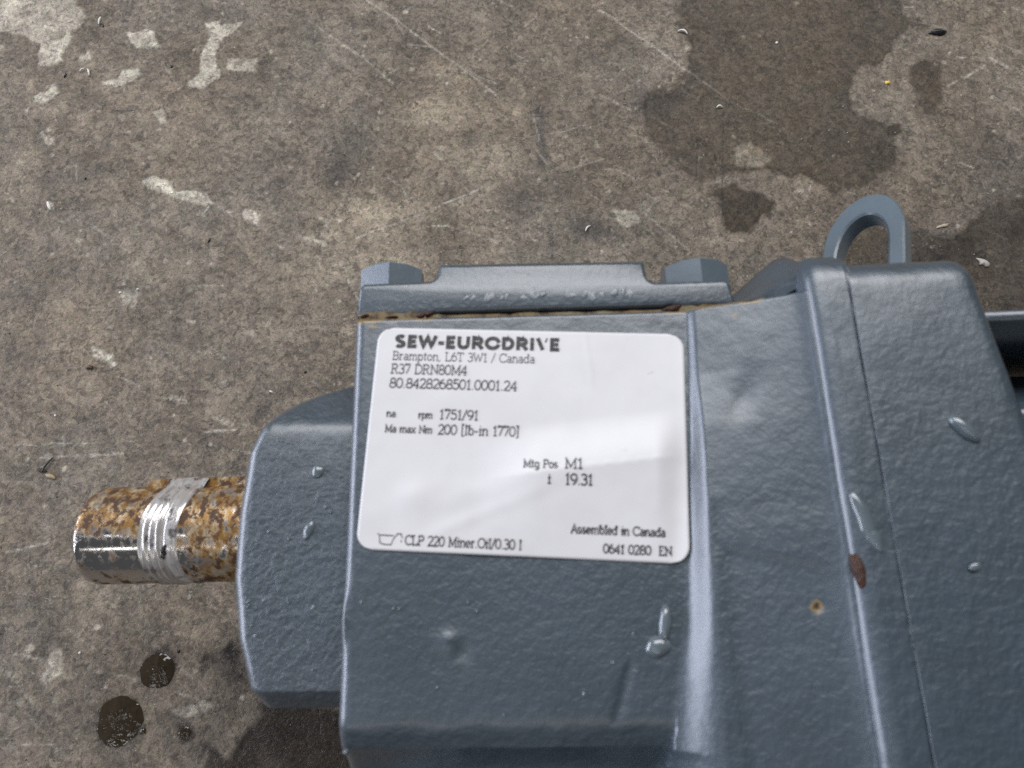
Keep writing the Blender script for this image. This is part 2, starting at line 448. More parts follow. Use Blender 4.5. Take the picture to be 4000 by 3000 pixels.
WET_AND_DARK = [
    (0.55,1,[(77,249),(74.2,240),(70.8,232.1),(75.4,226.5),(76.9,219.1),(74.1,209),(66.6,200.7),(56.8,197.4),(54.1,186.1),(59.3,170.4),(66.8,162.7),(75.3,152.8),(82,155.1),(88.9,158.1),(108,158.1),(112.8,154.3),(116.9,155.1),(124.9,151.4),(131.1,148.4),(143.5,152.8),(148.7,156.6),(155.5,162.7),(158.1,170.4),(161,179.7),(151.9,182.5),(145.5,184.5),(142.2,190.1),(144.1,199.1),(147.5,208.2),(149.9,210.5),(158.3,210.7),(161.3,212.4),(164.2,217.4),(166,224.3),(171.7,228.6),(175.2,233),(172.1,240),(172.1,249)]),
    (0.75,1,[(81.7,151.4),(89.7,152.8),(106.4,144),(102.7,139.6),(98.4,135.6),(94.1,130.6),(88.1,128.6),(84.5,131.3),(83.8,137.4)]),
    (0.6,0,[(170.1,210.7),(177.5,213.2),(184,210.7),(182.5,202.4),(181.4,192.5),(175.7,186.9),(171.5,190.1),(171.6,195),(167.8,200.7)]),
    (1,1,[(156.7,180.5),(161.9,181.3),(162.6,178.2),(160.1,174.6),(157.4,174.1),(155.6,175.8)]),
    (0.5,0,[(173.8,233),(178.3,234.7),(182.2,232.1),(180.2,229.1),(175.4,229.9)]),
    (0.62,0,[(119.3,113.7),(124.2,128.1),(135.4,136),(145.9,131.5),(158.1,131.5),(171.7,128.1),(182.3,136),(194.9,142.9),(214.9,149.9),(200.1,83.2),(144.3,83.2)]),  # darker floor around the flange, right of the lifting eye
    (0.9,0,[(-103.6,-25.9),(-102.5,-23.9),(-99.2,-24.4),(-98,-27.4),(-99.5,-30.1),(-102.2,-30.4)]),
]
OILY_SHADE = [
    [(-85.6,-36.2),(-71.7,-37.2),(-55.8,-39.1),(-45.2,-40.6),(-43.8,-63.9),(-95.8,-63.9),(-96,-54.3),(-91,-52.9),(-87.5,-46.8),(-82.5,-44.9),(-81.7,-42.5)],  # oil under the hub; the gear's contact shade is darkened in too
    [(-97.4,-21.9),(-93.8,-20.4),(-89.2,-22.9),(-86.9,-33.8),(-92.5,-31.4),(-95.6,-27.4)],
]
SCR = [
    (0.8,0.5,[(-64.4,245.4),(-51.7,235.6),(-38.4,223.4),(-32.6,218.3),(-21.2,209),(-12.1,200.7),(-6.6,195)]),
    (0.7,0.4,[(-32.6,218.3),(-24.1,211.5),(-14.2,204.8),(-6.6,201.1)]),
    (0.7,0.5,[(-76.5,224.3),(-64.6,214.9),(-55.8,206.5),(-48.5,199.1)]),
    (0.9,0.7,[(38.2,240),(43.7,236.5),(50.5,229.5),(60,221.7),(69.2,213.2),(76.4,206.5)]),
    (0.7,0.5,[(66.2,215.7),(74,208.2),(83.1,200.7),(87.6,196.6),(93.2,190.9),(102.4,186.9),(113.6,178.2)]),
    (0.6,0.5,[(-51.7,235.6),(-47.4,226.9)]),
    (0.8,0.4,[(-35.8,230.4),(-31.1,227.3)]),
    (0.5,0.5,[(-44.6,221.3),(-35.5,220)]),
    (0.6,0.6,[(-61.7,128.1),(-48.6,133.8),(-37.8,138.1),(-26.4,144),(-13.5,149.9)]),
    (0.6,0.5,[(-44.9,151.4),(-37.8,137.4),(-35.1,133.8)]),
    (0.6,0.4,[(-32.3,167.3),(-27.6,162.7)]),
    (0.6,0.5,[(37.9,159.2),(41.9,159.6),(49.6,155.1)]),
    (0.5,0.4,[(19.8,176.6),(25.2,179),(33.3,181.3)]),
    (0.5,0.5,[(50.8,141.8),(57.5,134.5),(64.2,128.1),(69.5,122.4)]),
    (0.5,0.4,[(53.2,138.1),(58.3,146.9)]),
    (0.6,0.4,[(-8.1,134.5),(-1.7,136.7)]),
    (0.4,0.5,[(-51.1,155.8),(-44.2,150.6)]),
    (0.7,0.5,[(-32.5,133.8),(-24.8,133.1),(-13.2,129.5)]),
    (-0.7,0.4,[(-67.7,139.6),(-65.2,151.4),(-62.1,164.2),(-62.5,186.1)]),
    (-0.6,0.4,[(-61.7,158.1),(-65,147.6),(-66.7,139.6)]),
    (-0.5,0.3,[(-17.4,150.6),(-17.4,145.4)]),
    (-0.4,0.3,[(-2,135.9),(-2.3,128.8)]),
    (-0.8,0.5,[(88.5,186.9),(84,138.1)]),
    (-0.6,0.4,[(76.6,174.2),(74.6,152.1)]),
    (-0.6,0.4,[(83.7,167.3),(81.5,144.7)]),
    (-0.7,0.5,[(77.6,170.4),(82.5,160.4),(89.4,149.9)]),
    (-0.4,0.3,[(107.2,159.6),(106.7,152.1)]),
    (-0.5,0.4,[(74.8,190.1),(76.9,174.2)]),
    (0.8,0.8,[(185.6,200.3),(194,204.8),(202.8,210.7)]),
    (0.8,0.9,[(205.7,214.9),(208.7,212.4),(212.3,209.8)]),
    (0.8,0.5,[(183,162.7),(188.2,160)]),
    (0.5,0.5,[(191.7,214.9),(198.6,214.1)]),
    (0.5,0.4,[(193.3,231.2),(195.8,233)]),
    (0.7,0.5,[(168.1,241.8),(177.4,241.8)]),
    (0.6,0.5,[(-132.9,245.4),(-126.9,243.6)]),
    (0.7,0.4,[(-89.6,234.7),(-79,226),(-67.8,216.6)]),
    (0.5,0.4,[(-156.4,171.1),(-150.4,167.3)]),
    (-0.4,0.5,[(-155.6,170.4),(-148.1,165.3)]),
    (-0.7,0.8,[(-165.7,187.5),(-158.3,187.5)]),
    (0.8,0.4,[(-178.4,161.9),(-176.6,153.6)]),
    (0.6,0.4,[(-180.8,160.4),(-177.9,161.1)]),
    (0.7,0.5,[(-121.3,142.5),(-123.5,138.8)]),
    (0.7,0.5,[(-120.2,143.6),(-112.6,139.6)]),
    (-0.6,0.5,[(-119.9,141.4),(-114,141)]),
    (0.5,0.4,[(-173.9,187.7),(-170.9,186.1)]),
    (0.8,0.5,[(-169,40.4),(-159.1,41.4),(-148.7,41.7),(-139.5,42.4)]),
    (0.5,0.4,[(-179.1,45.4),(-166.9,45.7),(-147.2,46.4)]),
    (0.7,0.5,[(-162.5,48.6),(-161.5,45.1)]),
    (0.9,0.6,[(-111.7,50),(-106.8,50.6),(-100.4,50.9)]),
    (0.5,0.4,[(-123.2,107.7),(-110.1,108)]),
    (0.5,0.4,[(-160.2,97.8),(-149.8,98.3)]),
    (0.6,0.4,[(-181.4,31.7),(-172.8,32)]),
    (0.4,0.4,[(-121.1,60.7),(-113.5,62)]),
    (0.5,0.5,[(-146.6,71.3),(-137,67.5)]),
    (0.7,0.5,[(-174.6,7.8),(-168.2,9.3),(-160.8,11.1)]),
    (0.5,0.5,[(-164.6,-24.4),(-158.4,-25.9),(-151.2,-27.4)]),
    (0.4,0.5,[(-136.2,-30.4),(-127.6,-31.4),(-116.4,-34.8)]),
    (0.5,0.5,[(-109.9,-36.2),(-101.6,-38.7),(-95.6,-40.8)]),
    (0.4,0.5,[(-162.4,-52.4),(-153.3,-51.5),(-146.5,-51.9)]),
    (-0.6,0.4,[(-110.5,-50.1),(-110.2,-57.5)]),
    (0.4,0.4,[(-124.4,-17.4),(-116.6,-18.9)]),
    (-0.5,0.4,[(-129.8,-55.6),(-123.9,-53.8)]),
]
DROPS = [
    (-126.7,-44.8,7.4),
    (-116.4,-29.7,5.6),
    (-105,-48.3,3),
    (-118.5,-47.9,1),
]
DEB = {
    'black': [(181.7,227.3),(189.2,227.8)],
    'yellow': [(158.3,201.5),(160.9,201.5)],
    'flake': [(167.8,132.7),(173.9,134.1)],
    'lump': [(181.8,118.9),(185.4,116.2)],
    'curl1': [(-180.5,231.7),(-180.4,235.6)],
    'curl2': [(-181.3,208.2),(-180,204.8)],
    'curl3': [(-184.5,206.9),(-182.7,208.6)],
    'curl4': [(72.3,228.2),(76.4,226.5)],
    'curl5': [(85.7,188.7),(88.3,188.9)],
    'curl6': [(29.1,130.9),(31.1,133.4)],
    'bit1': [(-119.7,125.9),(-118.9,128.1)],
    'bit2': [(-190.9,204),(-190.2,206.1)],
    'bit3': [(-146.5,209.8),(-145.3,209.8)],
    'bit4': [(-178.5,230.8),(-179.8,232.1)],
    'bit5': [(-173.5,154.7),(-172.6,155.1)],
    'bit6': [(-77.3,72.5),(-76.2,73.2)],
    'twig': [(-167.1,35.3),(-163.9,40.8)],
    'husk': [(-165.6,34.7),(-161.6,33.4)],
    'crumb': [(-158.3,74.4),(-155.9,74.7)],
    'speck1': [(-151.1,104.5),(-150.3,105.1)],
    'speck2': [(-144.5,105.8),(-143.8,106.5)],
    'speck3': [(-166.8,55.9),(-166,56.5)],
    'curl7': [(-89.2,65.5),(-87.7,64.7)],
    'white1': [(114.2,222.1),(115.5,222.4)],
    'pebble': [(-143.4,-24.4),(-142.6,-24.4)],
    'bit7': [(-111,-24),(-110,-23.8)],
    'sliver': [(-185.9,144),(-184,140.3)],
}


def axis(a, b, step, far):
    core = np.arange(a, b + step, step)
    out = []
    d = step
    x = b
    while x < far:
        d *= 1.5; x += d; out.append(x)
    out2 = []
    d = step
    x = a
    while x > -far:
        d *= 1.5; x -= d; out2.append(x)
    return np.concatenate([np.array(out2[::-1]), core, np.array(out)])

def seg_dist(px, py, ax, ay, bx, by):
    dx, dy = bx - ax, by - ay
    t = np.clip(((px - ax) * dx + (py - ay) * dy) / (dx * dx + dy * dy + 1e-9), 0, 1)
    return np.hypot(px - ax - t * dx, py - ay - t * dy), t

def poly_sdf(px, py, poly):
    d = np.full(px.shape, 1e9); inside = np.zeros(px.shape, bool)
    n = len(poly)
    for i in range(n):
        ax, ay = poly[i]; bx, by = poly[(i + 1) % n]
        d = np.minimum(d, seg_dist(px, py, ax, ay, bx, by)[0])
        cond = (ay > py) != (by > py)
        if ay != by:
            inside ^= cond & (px < (bx - ax) * (py - ay) / (by - ay) + ax)
    return np.where(inside, -d, d)

def make_floor():
    xs = axis(-250, 250, 0.6, 1500); ys = axis(-80, 262, 0.6, 1500)
    X, Y = np.meshgrid(xs, ys)
    ny, nx = X.shape
    wx = X + 0.9 * fbm(X, Y, 4, 3, 3); wy = Y + 0.9 * fbm(X, Y, 4, 3, 9)
    low = fbm(X, Y, 70, 4, 1); mid = fbm(X, Y, 16, 4, 2); fine = fbm(X, Y, 5, 3, 4)
    tint = np.empty((ny, nx, 3)); base = np.array([0.172, 0.142, 0.108])
    tint[:] = base
    tint *= (1 + 0.24 * low + 0.36 * mid + 0.28 * fine)[..., None]
    ca, sa = math.cos(-0.62), math.sin(-0.62)
    streak = fbm((X * ca + Y * sa) / 9.0, -X * sa + Y * ca, 3.2, 3, 61) + 0.6 * fbm(X / 7.0, Y, 4.0, 3, 67)
    tint *= (1 + 0.15 * streak * (0.6 + low))[..., None]
    warm = fbm(X, Y, 38, 4, 21)
    tint *= 1 + warm[..., None] * np.array([0.05, 0.0, -0.07])
    wet = np.zeros((ny, nx)); oily = np.zeros((ny, nx)); Z = 0.05 * fine + 0.10 * mid
    def window(x0, x1, y0, y1, pad):
        i0, i1 = np.searchsorted(xs, (x0 - pad, x1 + pad)); j0, j1 = np.searchsorted(ys, (y0 - pad, y1 + pad))
        return np.s_[j0:j1, i0:i1]
    def bounds(poly, pad):
        a = np.array(poly); return window(a[:, 0].min(), a[:, 0].max(), a[:, 1].min(), a[:, 1].max(), pad)
    for (bx, by, rx, ry, amt) in BLOB:
        s = window(bx - rx, bx + rx, by - ry, by + ry, max(rx, ry))
        e = np.exp(-1.6 * (((wx[s] - bx) / rx) ** 2 + ((wy[s] - by) / ry) ** 2))
        e = e * (0.75 + 0.6 * mid[s] + 0.5 * fine[s])
        e = np.clip(e, 0, 1)[..., None]
        tgt = np.array([0.375, 0.315, 0.23]) if amt > 0 else np.array([0.050, 0.045, 0.042])
        tint[s] += (tgt - tint[s]) * e * min(1, abs(amt) * 1.35)
    for (amt, poly) in PALE:
        s = bounds(poly, 4)
        d = poly_sdf(wx[s], wy[s], poly) + 0.8 * fine[s] - 0.3
        e = smooth(0.5, -0.9, d + 0.5 * fbm(X[s], Y[s], 1.8, 2, 99))
        pc = np.array([0.47, 0.425, 0.345]) * (1 + 0.25 * mid[s] + 0.42 * fine[s])[..., None]
        tint[s] += (pc - tint[s]) * np.clip(e * (amt + 0.1), 0, 1)[..., None]
        Z[s] += 0.12 * e
        rim = np.exp(-(d / 0.6) ** 2) * 0.25 * amt
        tint[s] *= (1 - rim)[..., None]
    for (b, wd, line) in SCR:
        a = np.array(line); s = bounds(line, 3)
        d = np.full(X[s].shape, 1e9)
        for p, q in zip(line[:-1], line[1:]):
            d = np.minimum(d, seg_dist(X[s] + 0.35 * fine[s], Y[s] + 0.35 * mid[s], *p, *q)[0])
        e = np.exp(-(d / (0.62 * wd)) ** 2) * np.clip(0.75 + 0.8 * fbm(X[s], Y[s], 4, 2, 77), 0, 1.15)
        tgt = np.array([0.42, 0.385, 0.325]) if b > 0 else np.array([0.06, 0.055, 0.05])
        tint[s] += (tgt - tint[s]) * np.clip(e * abs(b) * 1.35, 0, 1)[..., None]
        Z[s] -= 0.07 * e
    for k in range(240):                                  # short hairline scuffs
        bx, by = rng.uniform(-245, 245), rng.uniform(-60, 258); an = rng.choice([rng.normal(-0.6, 0.15), rng.uniform(0, 3.14)]); ln = rng.uniform(3, 22)
        p = (bx, by); q = (bx + ln * math.cos(an), by + ln * math.sin(an))
        s = bounds([p, q], 2)
        e = np.exp(-(seg_dist(X[s] + 0.3 * fine[s], Y[s], *p, *q)[0] / 0.33) ** 2) * rng.uniform(0.15, 0.55)
        tgt = np.array([0.38, 0.35, 0.30]) if rng.random() < 0.7 else np.array([0.07, 0.06, 0.055])
        tint[s] += (tgt - tint[s]) * e[..., None]
    for k in range(900):                                  # pale aggregate grains and dark pits
        bx, by = rng.uniform(-245, 245), rng.uniform(-60, 258); r = rng.uniform(0.5, 1.5) * (1.3 if rng.random() < .1 else .8)
        s = window(bx - r, bx + r, by - r, by + r, 2)
        e = smooth(r, r * 0.55, np.hypot(wx[s] - bx - 0.6, wy[s] - by)) * rng.uniform(0.3, 0.9)
        tgt = np.array([0.40, 0.36, 0.29]) if rng.random() < 0.68 else np.array([0.05, 0.045, 0.04])
        tint[s] += (tgt - tint[s]) * e[..., None]
    for (amt, edge, poly) in WET_AND_DARK:
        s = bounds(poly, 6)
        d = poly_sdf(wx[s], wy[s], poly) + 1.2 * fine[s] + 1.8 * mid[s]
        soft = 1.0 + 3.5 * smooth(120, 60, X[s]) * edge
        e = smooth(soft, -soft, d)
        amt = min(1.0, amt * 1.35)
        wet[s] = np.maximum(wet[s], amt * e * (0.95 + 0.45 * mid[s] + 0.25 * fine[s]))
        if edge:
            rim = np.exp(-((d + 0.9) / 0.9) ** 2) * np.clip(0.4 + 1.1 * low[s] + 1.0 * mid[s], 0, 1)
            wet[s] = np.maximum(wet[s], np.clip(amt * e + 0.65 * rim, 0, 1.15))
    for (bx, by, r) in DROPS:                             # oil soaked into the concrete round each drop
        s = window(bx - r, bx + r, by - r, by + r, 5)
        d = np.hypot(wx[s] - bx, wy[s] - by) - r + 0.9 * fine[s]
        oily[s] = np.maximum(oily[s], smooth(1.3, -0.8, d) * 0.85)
    for poly in OILY_SHADE:
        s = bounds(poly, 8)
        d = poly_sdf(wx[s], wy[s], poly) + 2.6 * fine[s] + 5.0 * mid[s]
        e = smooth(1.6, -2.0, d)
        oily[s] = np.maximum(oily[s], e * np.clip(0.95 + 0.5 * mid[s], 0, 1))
        Z[s] += e * 0.10 * fbm(X[s], Y[s], 2.4, 2, 55)
    fade = smooth(300, 240, np.abs(X)) * smooth(330, 250, np.abs(Y - 90))
    Z *= fade
    tint = base + (tint - base) * fade[..., None]                     # beyond the surveyed patch: plain concrete
    me = fast_mesh('floor', np.stack([X.ravel(), Y.ravel(), Z.ravel() - 0.15], 1), quads_grid(ny, nx))
    at = me.attributes.new('tint', 'FLOAT_COLOR', 'POINT')
    at.data.foreach_set('color', np.concatenate([np.clip(tint, 0.02, 0.6).reshape(-1, 3), np.ones((nx * ny, 1))], 1).astype(np.float32).ravel())
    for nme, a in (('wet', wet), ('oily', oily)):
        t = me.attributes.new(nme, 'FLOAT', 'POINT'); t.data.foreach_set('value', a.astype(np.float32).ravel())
    return tag(link('floor', me, M['concrete']), 'grey-brown stained concrete workshop floor', None, kind='structure')

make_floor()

# ------------------------------------------------------------------ the gearmotor
gear = bpy.data.objects.new('gearmotor', None)
col.objects.link(gear)
gear.empty_display_size = 0.05
gear.location = (0, 12.8 * MM, 62.3 * MM)             # on the axis of the output shaft
gear.rotation_euler = (0, math.radians(-3.4), math.radians(1.3))
gear.rotation_mode = 'XYZ'
tag(gear, 'blue-grey painted gearmotor with rusty output shaft and white name plate, lying on its side', 'gearmotor')

def dense(a, b, step, edges=()):
    v = list(np.arange(a, b, step)) + [b]
    for (e0, e1, st) in edges: v += list(np.arange(e0, e1, st))
    v = np.array(sorted(v)); keep = np.concatenate([[True], np.diff(v) > 0.04])
    v = v[keep]; v[-1] = b
    return v

def casting(X, Y, amp, seed):
    return amp * (0.035 * fbm(X, Y, 2.6, 3, seed) + 0.05 * fbm(X, Y, 8, 2, seed + 5) + 0.16 * fbm(X, Y, 26, 2, seed + 8))

# housing block
def make_housing():
    xs = dense(-27, 57.8, 0.55, [(-27, -23, 0.15), (26, 39, 0.3)]); ys = dense(-62, 36.4, 0.6, [(34.5, 36.4, 0.15), (-44, -35, 0.3)])
    X, Y = np.meshgrid(xs, ys)
    Z = np.full(X.shape, 54.0)
    Y0 = Y.copy()
    t = np.clip((30 - Y) / 75, 0, 1)                                   # 0 at the top, 1 at the bottom
    xa = np.interp(Y, [-62, -43, -20, 11, 30, 37], [23, 26.4, 31.5, 35.2, 36.6, 37.0])
    xb = np.interp(Y, [-62, -41, 10, 28, 37], [34.6, 35.8, 38.0, 38.4, 38.6])
    hgt = np.interp(Y, [-62, -41, 0, 12, 22, 37], [5.2, 4.6, 3.4, 2.6, 1.5, 1.0])
    u = np.clip((X - xa) / (xb - xa), 0, 1)
    Z += hgt * (u * u * (3 - 2 * u))
    Z += np.clip((X - 38.2) / 17.5, 0, 1) * (61.4 - 54 - hgt) * (X > 38.2)
    up = smooth(37.5, 40, X)
    Z += up * (0.18 * smooth(-2, -8.5, Y + 1.5 * fbm(X, Y, 7, 2, 81)) - 0.55 * smooth(-9.5, -11, Y + 0.25 * (X - 44)) * smooth(52, 47, X + 0.3 * Y) - 0.35 * np.exp(-((X - 45) / 2.2) ** 2 - ((Y - 17 - 0.8 * (X - 45)) / 3.0) ** 2))
    Z += 1.2 * np.exp(-np.clip(56.6 - X, 0, 9) / 0.9)                  # fillet into the flange
    Z -= 4.5 * smooth(-34.6, -45.0, Y + 0.5 * fbm(X, Y, 6, 2, 71)) * (X < xa + 1) + np.clip(-40 - Y, 0, 30) * 0.8 * (1 - u)
    Z += casting(X, Y, 1.1, 11)
    # shallow casting scars on the lower face
    Z += -0.5 * np.exp(-((X - 21.3 - 0.35 * (Y + 30)) / 0.7) ** 2) * smooth(-37, -34, Y) * smooth(-26, -28, Y)
    Z += 0.55 * np.exp(-((X + 8.3) / 1.6) ** 2 - ((Y + 23.0) / 1.4) ** 2) - 0.4 * np.exp(-((X + 5.4) / 1.3) ** 2 - ((Y + 25.0) / 1.5) ** 2)
    r = 2.4
    dl = np.clip(r - (X + 27), 0, r); Z -= r - np.sqrt(np.clip(r * r - dl * dl, 0, None))
    Z += 1.0 * np.exp(-((Y + 19.3) / 3.4) ** 2) * np.exp(-((X + 26.6) / 1.0) ** 2)
    r = 0.9
    dt = np.clip(r - (36.4 - Y), 0, r); Z -= r - np.sqrt(np.clip(r * r - dt * dt, 0, None))
    rust = np.zeros(X.shape)
    for (cx, cy, rx, ry, a) in [(-24.5, 36.2, 4.2, 1.1, .75), (-18, 36.2, 6, .6, .62), (-13.2, 36.3, 2.6, .8, .95), (35, 36.3, 2.2, .8, 1.0), (48.0, 36.3, 2.2, 1.0, 1.2), (42, 36.3, 9, .6, .66), (45.2, 32.9, .8, .6, .75), (-23, 34.8, 1.8, .9, .5), (9, 36.3, 24, .4, .45), (51.5, -18.5, .9, .85, 1.3), (51.4, -19.4, 1.3, 1.2, .36)]:
        rust = np.maximum(rust, a * np.exp(-((X - cx) / rx) ** 2 - ((Y - cy) / ry) ** 2))
    Z -= 0.5 * np.exp(-((X - 51.9) / 0.6) ** 2 - ((Y + 18.6) / 0.55) ** 2)
    Y = Y0 - (0.1 + 0.018 * (X + 27)) * smooth(30, 36.4, Y0)
    return relief('housing', X, Y, Z, -54, M['paint'], gear, {'rust': rust})
housing = make_housing()

# chamfered web that climbs from the housing top to the flange
def make_web():
    xs = np.linspace(47.6, 60, 26); ts = np.linspace(0, 1, 24)
    X, T = np.meshgrid(xs, ts)
    edge = np.interp(X, [47, 50, 52, 55, 58], [35.5, 36.0, 37.0, 38.3, 39.4]); top = np.interp(X, [47, 50, 55, 58], [40.6, 42.8, 46.6, 48.6])
    Y = np.where(T < 0.45, edge - 2.5 + 2.5 * T / 0.45, edge + (top - edge) * (T - 0.45) / 0.55)
    k = np.clip((T - 0.45) / 0.55, 0, 1)
    Z = 54.9 + (X - 47) * 0.47 + np.clip(T / 0.45, 0, 1) * 0.8 - 15 * k ** 0.9 + casting(X, Y, 1.2, 37)
    return relief('web', X, Y, Z, -48, M['paint'], gear)
make_web()

# output hub with its flats
def make_hub():
    ys = dense(-34.9, 28.2, 0.4); S = np.concatenate([np.linspace(0, 0.22, 16)[:-1], np.linspace(0.22, 1, 34)])
    Sg, Y = np.meshgrid(S, ys)
    xe = np.interp(Y, [-36, -34, -31, -23, -12, 0, 12, 17, 20.5, 23, 25.3, 27, 28.2], [-43, -44.3, -45.8, -48.4, -50.2, -50.3, -49.5, -47.6, -45.0, -42.4, -38.6, -34.5, -27])
    X = xe + Sg * (-25.5 - xe)
    Z = 48.0 - 0.86 * 0.9 * np.log1p(np.exp(np.clip((Y - 17.2 + 0.035 * (X + 30)) / 0.9, -30, 30))) - 0.9 * np.clip(-31.6 - Y, 0, None) - 0.0012 * (Y + 7) ** 2
    Z += casting(X, Y, 1.3, 91)
    r = 3.2
    d = np.clip(r - (X - xe), 0, r); Z -= r - np.sqrt(np.clip(r * r - d * d, 0, None))
    return relief('output_hub', X, Y, Z, -48, M['rough_paint'], gear)
make_hub()

# gear flange and motor flange: rounded plates across the axis
def flange_profile(top, bot, half, r, n=9):
    pts = []
    def arc(cy, cz, a0):
        for k in range(n + 1):
            a = a0 + k / n * math.pi / 2
            pts.append((cy + r * math.cos(a), cz + r * math.sin(a)))
    def run(p, q, m):
        for k in range(1, m): pts.append((p[0] + (q[0] - p[0]) * k / m, p[1] + (q[1] - p[1]) * k / m))
    arc(top - r, half - r, 0); e = pts[-1]; s2 = (bot + r, half)
    run(e, s2, 60)
    arc(bot + r, half - r, math.pi / 2); run(pts[-1], (bot, -half + r), 12)
    arc(bot + r, -half + r, math.pi); run(pts[-1], (top - r, -half), 24)
    arc(top - r, -half + r, 1.5 * math.pi); run(pts[-1], (top, half - r), 12)
    return np.array(pts)

def flange(name, prof, xl, xr, bl, br, mat, seed, amp=0.5, groove=False):
    prof = np.array(prof); cen = np.array([prof[:, 0].mean(), 0])
    nrm = np.roll(prof, -1, 0) - np.roll(prof, 1, 0); nrm = np.stack([nrm[:, 1], -nrm[:, 0]], 1); nrm /= np.linalg.norm(nrm, axis=1)[:, None]
    if ((prof - cen) * nrm).sum() < 0: nrm = -nrm
    rings = []
    xrf = xr if callable(xr) else (lambda y: xr + 0 * y)
    xR = xrf(prof[:, 0])
    def ring(x, inset):
        jig = amp * (0.25 * fbm(prof[:, 0] + x * 0.7, prof[:, 1] + x, 7, 3, seed) + 0.12 * fbm(prof[:, 0] * 1.2, prof[:, 1] + x * 2, 2.4, 2, seed + 3))
        q = prof - nrm * (inset - jig)[:, None] if np.ndim(inset) else prof - nrm * (inset - jig[:, None])
        return [(float(xx), float(p[0]), float(p[1])) for xx, p in zip(np.broadcast_to(x, len(prof)), q)]
    for k in range(6):
        a = k / 5 * math.pi / 2; rings.append(ring(xl + bl * (1 - math.sin(a)), bl * (1 - math.cos(a))) if False else ring(xl + bl * (1 - math.cos(a)), bl * (1 - math.sin(a))))
    for k in range(1, 14):
        f = k / 14; rings.append(ring(xl + bl + (xR - br - xl - bl) * f, 0.0))
    for k in range(6):
        a = k / 5 * math.pi / 2; rings.append(ring(xR - br + br * math.sin(a), br * (1 - math.cos(a))))
    return loft(name, rings, mat, gear, angle=55)

P1 = flange_profile(42.6, -74, 64.0, 7)
flange('gear_flange', P1, 56.2, 63.2, 3.0, 0.3, M['paint'], 5)
P2 = flange_profile(40.4, -74, 64.05, 6)
flange('motor_flange', P2, 63.4, lambda y: np.interp(y, [-74, 0, 12, 23, 33, 43], [89.6, 89.4, 88.2, 86.8, 85.6, 85.0]), 0.2, 3.0, M['paint'], 15)
ring_prof = flange_profile(42.2, -73, 63.75, 7)
flange('joint_ring', ring_prof, 62.7, 64.2, 0.1, 0.1, M['rough_paint'], 25, 1.6)

# finned motor behind the flange
def cyl(name, x0, x1, r, mat, segs=64, b=1.5, inner=None):
    rings = []
    for x, rr in ((x0, r - b), (x0 + b, r), (x1 - b, r), (x1, r - b)):
        rings.append([(x, rr * math.cos(2 * math.pi * k / segs), rr * math.sin(2 * math.pi * k / segs)) for k in range(segs)])
    return loft(name, rings, mat, gear, angle=40)
cyl('motor_body', 80, 222, 33, M['paint'])
fin_y = [36.7] + [13.0 - 7.2 * k for k in range(8)]
for y in fin_y:
    z = math.sqrt(max(54.0 ** 2 - y * y, 30))
    box('cooling_fin', (87.0, y - 1.25, -z), (220, y + 1.25, z), M['paint'], gear, 0.5)
cyl('fan_cowl', 220, 262, 58, M['paint'], b=5)
# mounting feet under the housing
box('foot', (-27, -92, -60.6), (38, -80, 60), M['paint'], gear, 2.0)
box('foot_rib', (-18, -82, -40), (-6, -58, 40), M['paint'], gear, 1.0)
box('foot_rib', (18, -82, -40), (30, -58, 40), M['paint'], gear, 1.0)

# bolted inspection cover
def make_cover():
    prof = []
    def arc(cx, cy, r, a0, a1, n=7):
        for k in range(n + 1):
            a = math.radians(a0 + (a1 - a0) * k / n); prof.append((cx + r * math.cos(a), cy + r * math.sin(a)))
    prof += [(-27.0, 37.4)]
    arc(-25.4, 43.2, 1.6, 180, 95)
    arc(-12.9, 46.6, 1.9, -93, -5); arc(-10.0, 47.5, 0.8, 172, 92)
    arc(29.7, 46.2, 0.8, 88, 8); arc(32.6, 44.1, 1.9, 185, 272)
    arc(45.3, 40.5, 1.6, 88, 0); prof += [(46.9, 36.6)]
    prof += [(36.5, 36.8), (34.8, 37.1), (12, 37.5), (-11, 37.8), (-13.0, 37.2)]
    prof = np.array(prof); cen = np.array([10, 41.0])
    n = len(prof)
    nx = np.roll(prof, -1, 0) - np.roll(prof, 1, 0); nm = np.stack([-nx[:, 1], nx[:, 0]], 1); nm /= np.linalg.norm(nm, axis=1)[:, None]
    rings = []
    for (z, i) in ((-50, 1.0), (-49, 0), (51.0, 0), (51.5, 0.12), (51.85, 0.45), (52.0, 0.9)):
        q = prof - nm * i if i else prof
        rings.append([(x, y, z) for x, y in q])
    return loft('inspection_cover', rings, M['paint'], gear, angle=50)
cover = make_cover()
# painted-over cast marks along the front edge of the cover
for k in range(22):
    x = random.uniform(-6, 32); y = 40.5 - 0.02 * x + random.uniform(-0.45, 0.35); tl = random.uniform(-0.5, 0.5)
    blob_mesh('cast_mark', (x, y, 51.95), (math.cos(tl + 1.3), math.sin(tl + 1.3), 0), (-math.sin(tl + 1.3), math.cos(tl + 1.3), 0), (0, 0, 1), random.uniform(0.8, 1.7), random.uniform(0.5, 1.1), random.uniform(0.10, 0.20), M['paint'], cover, seed=k, lump=0.4, segs=12, rings=4)
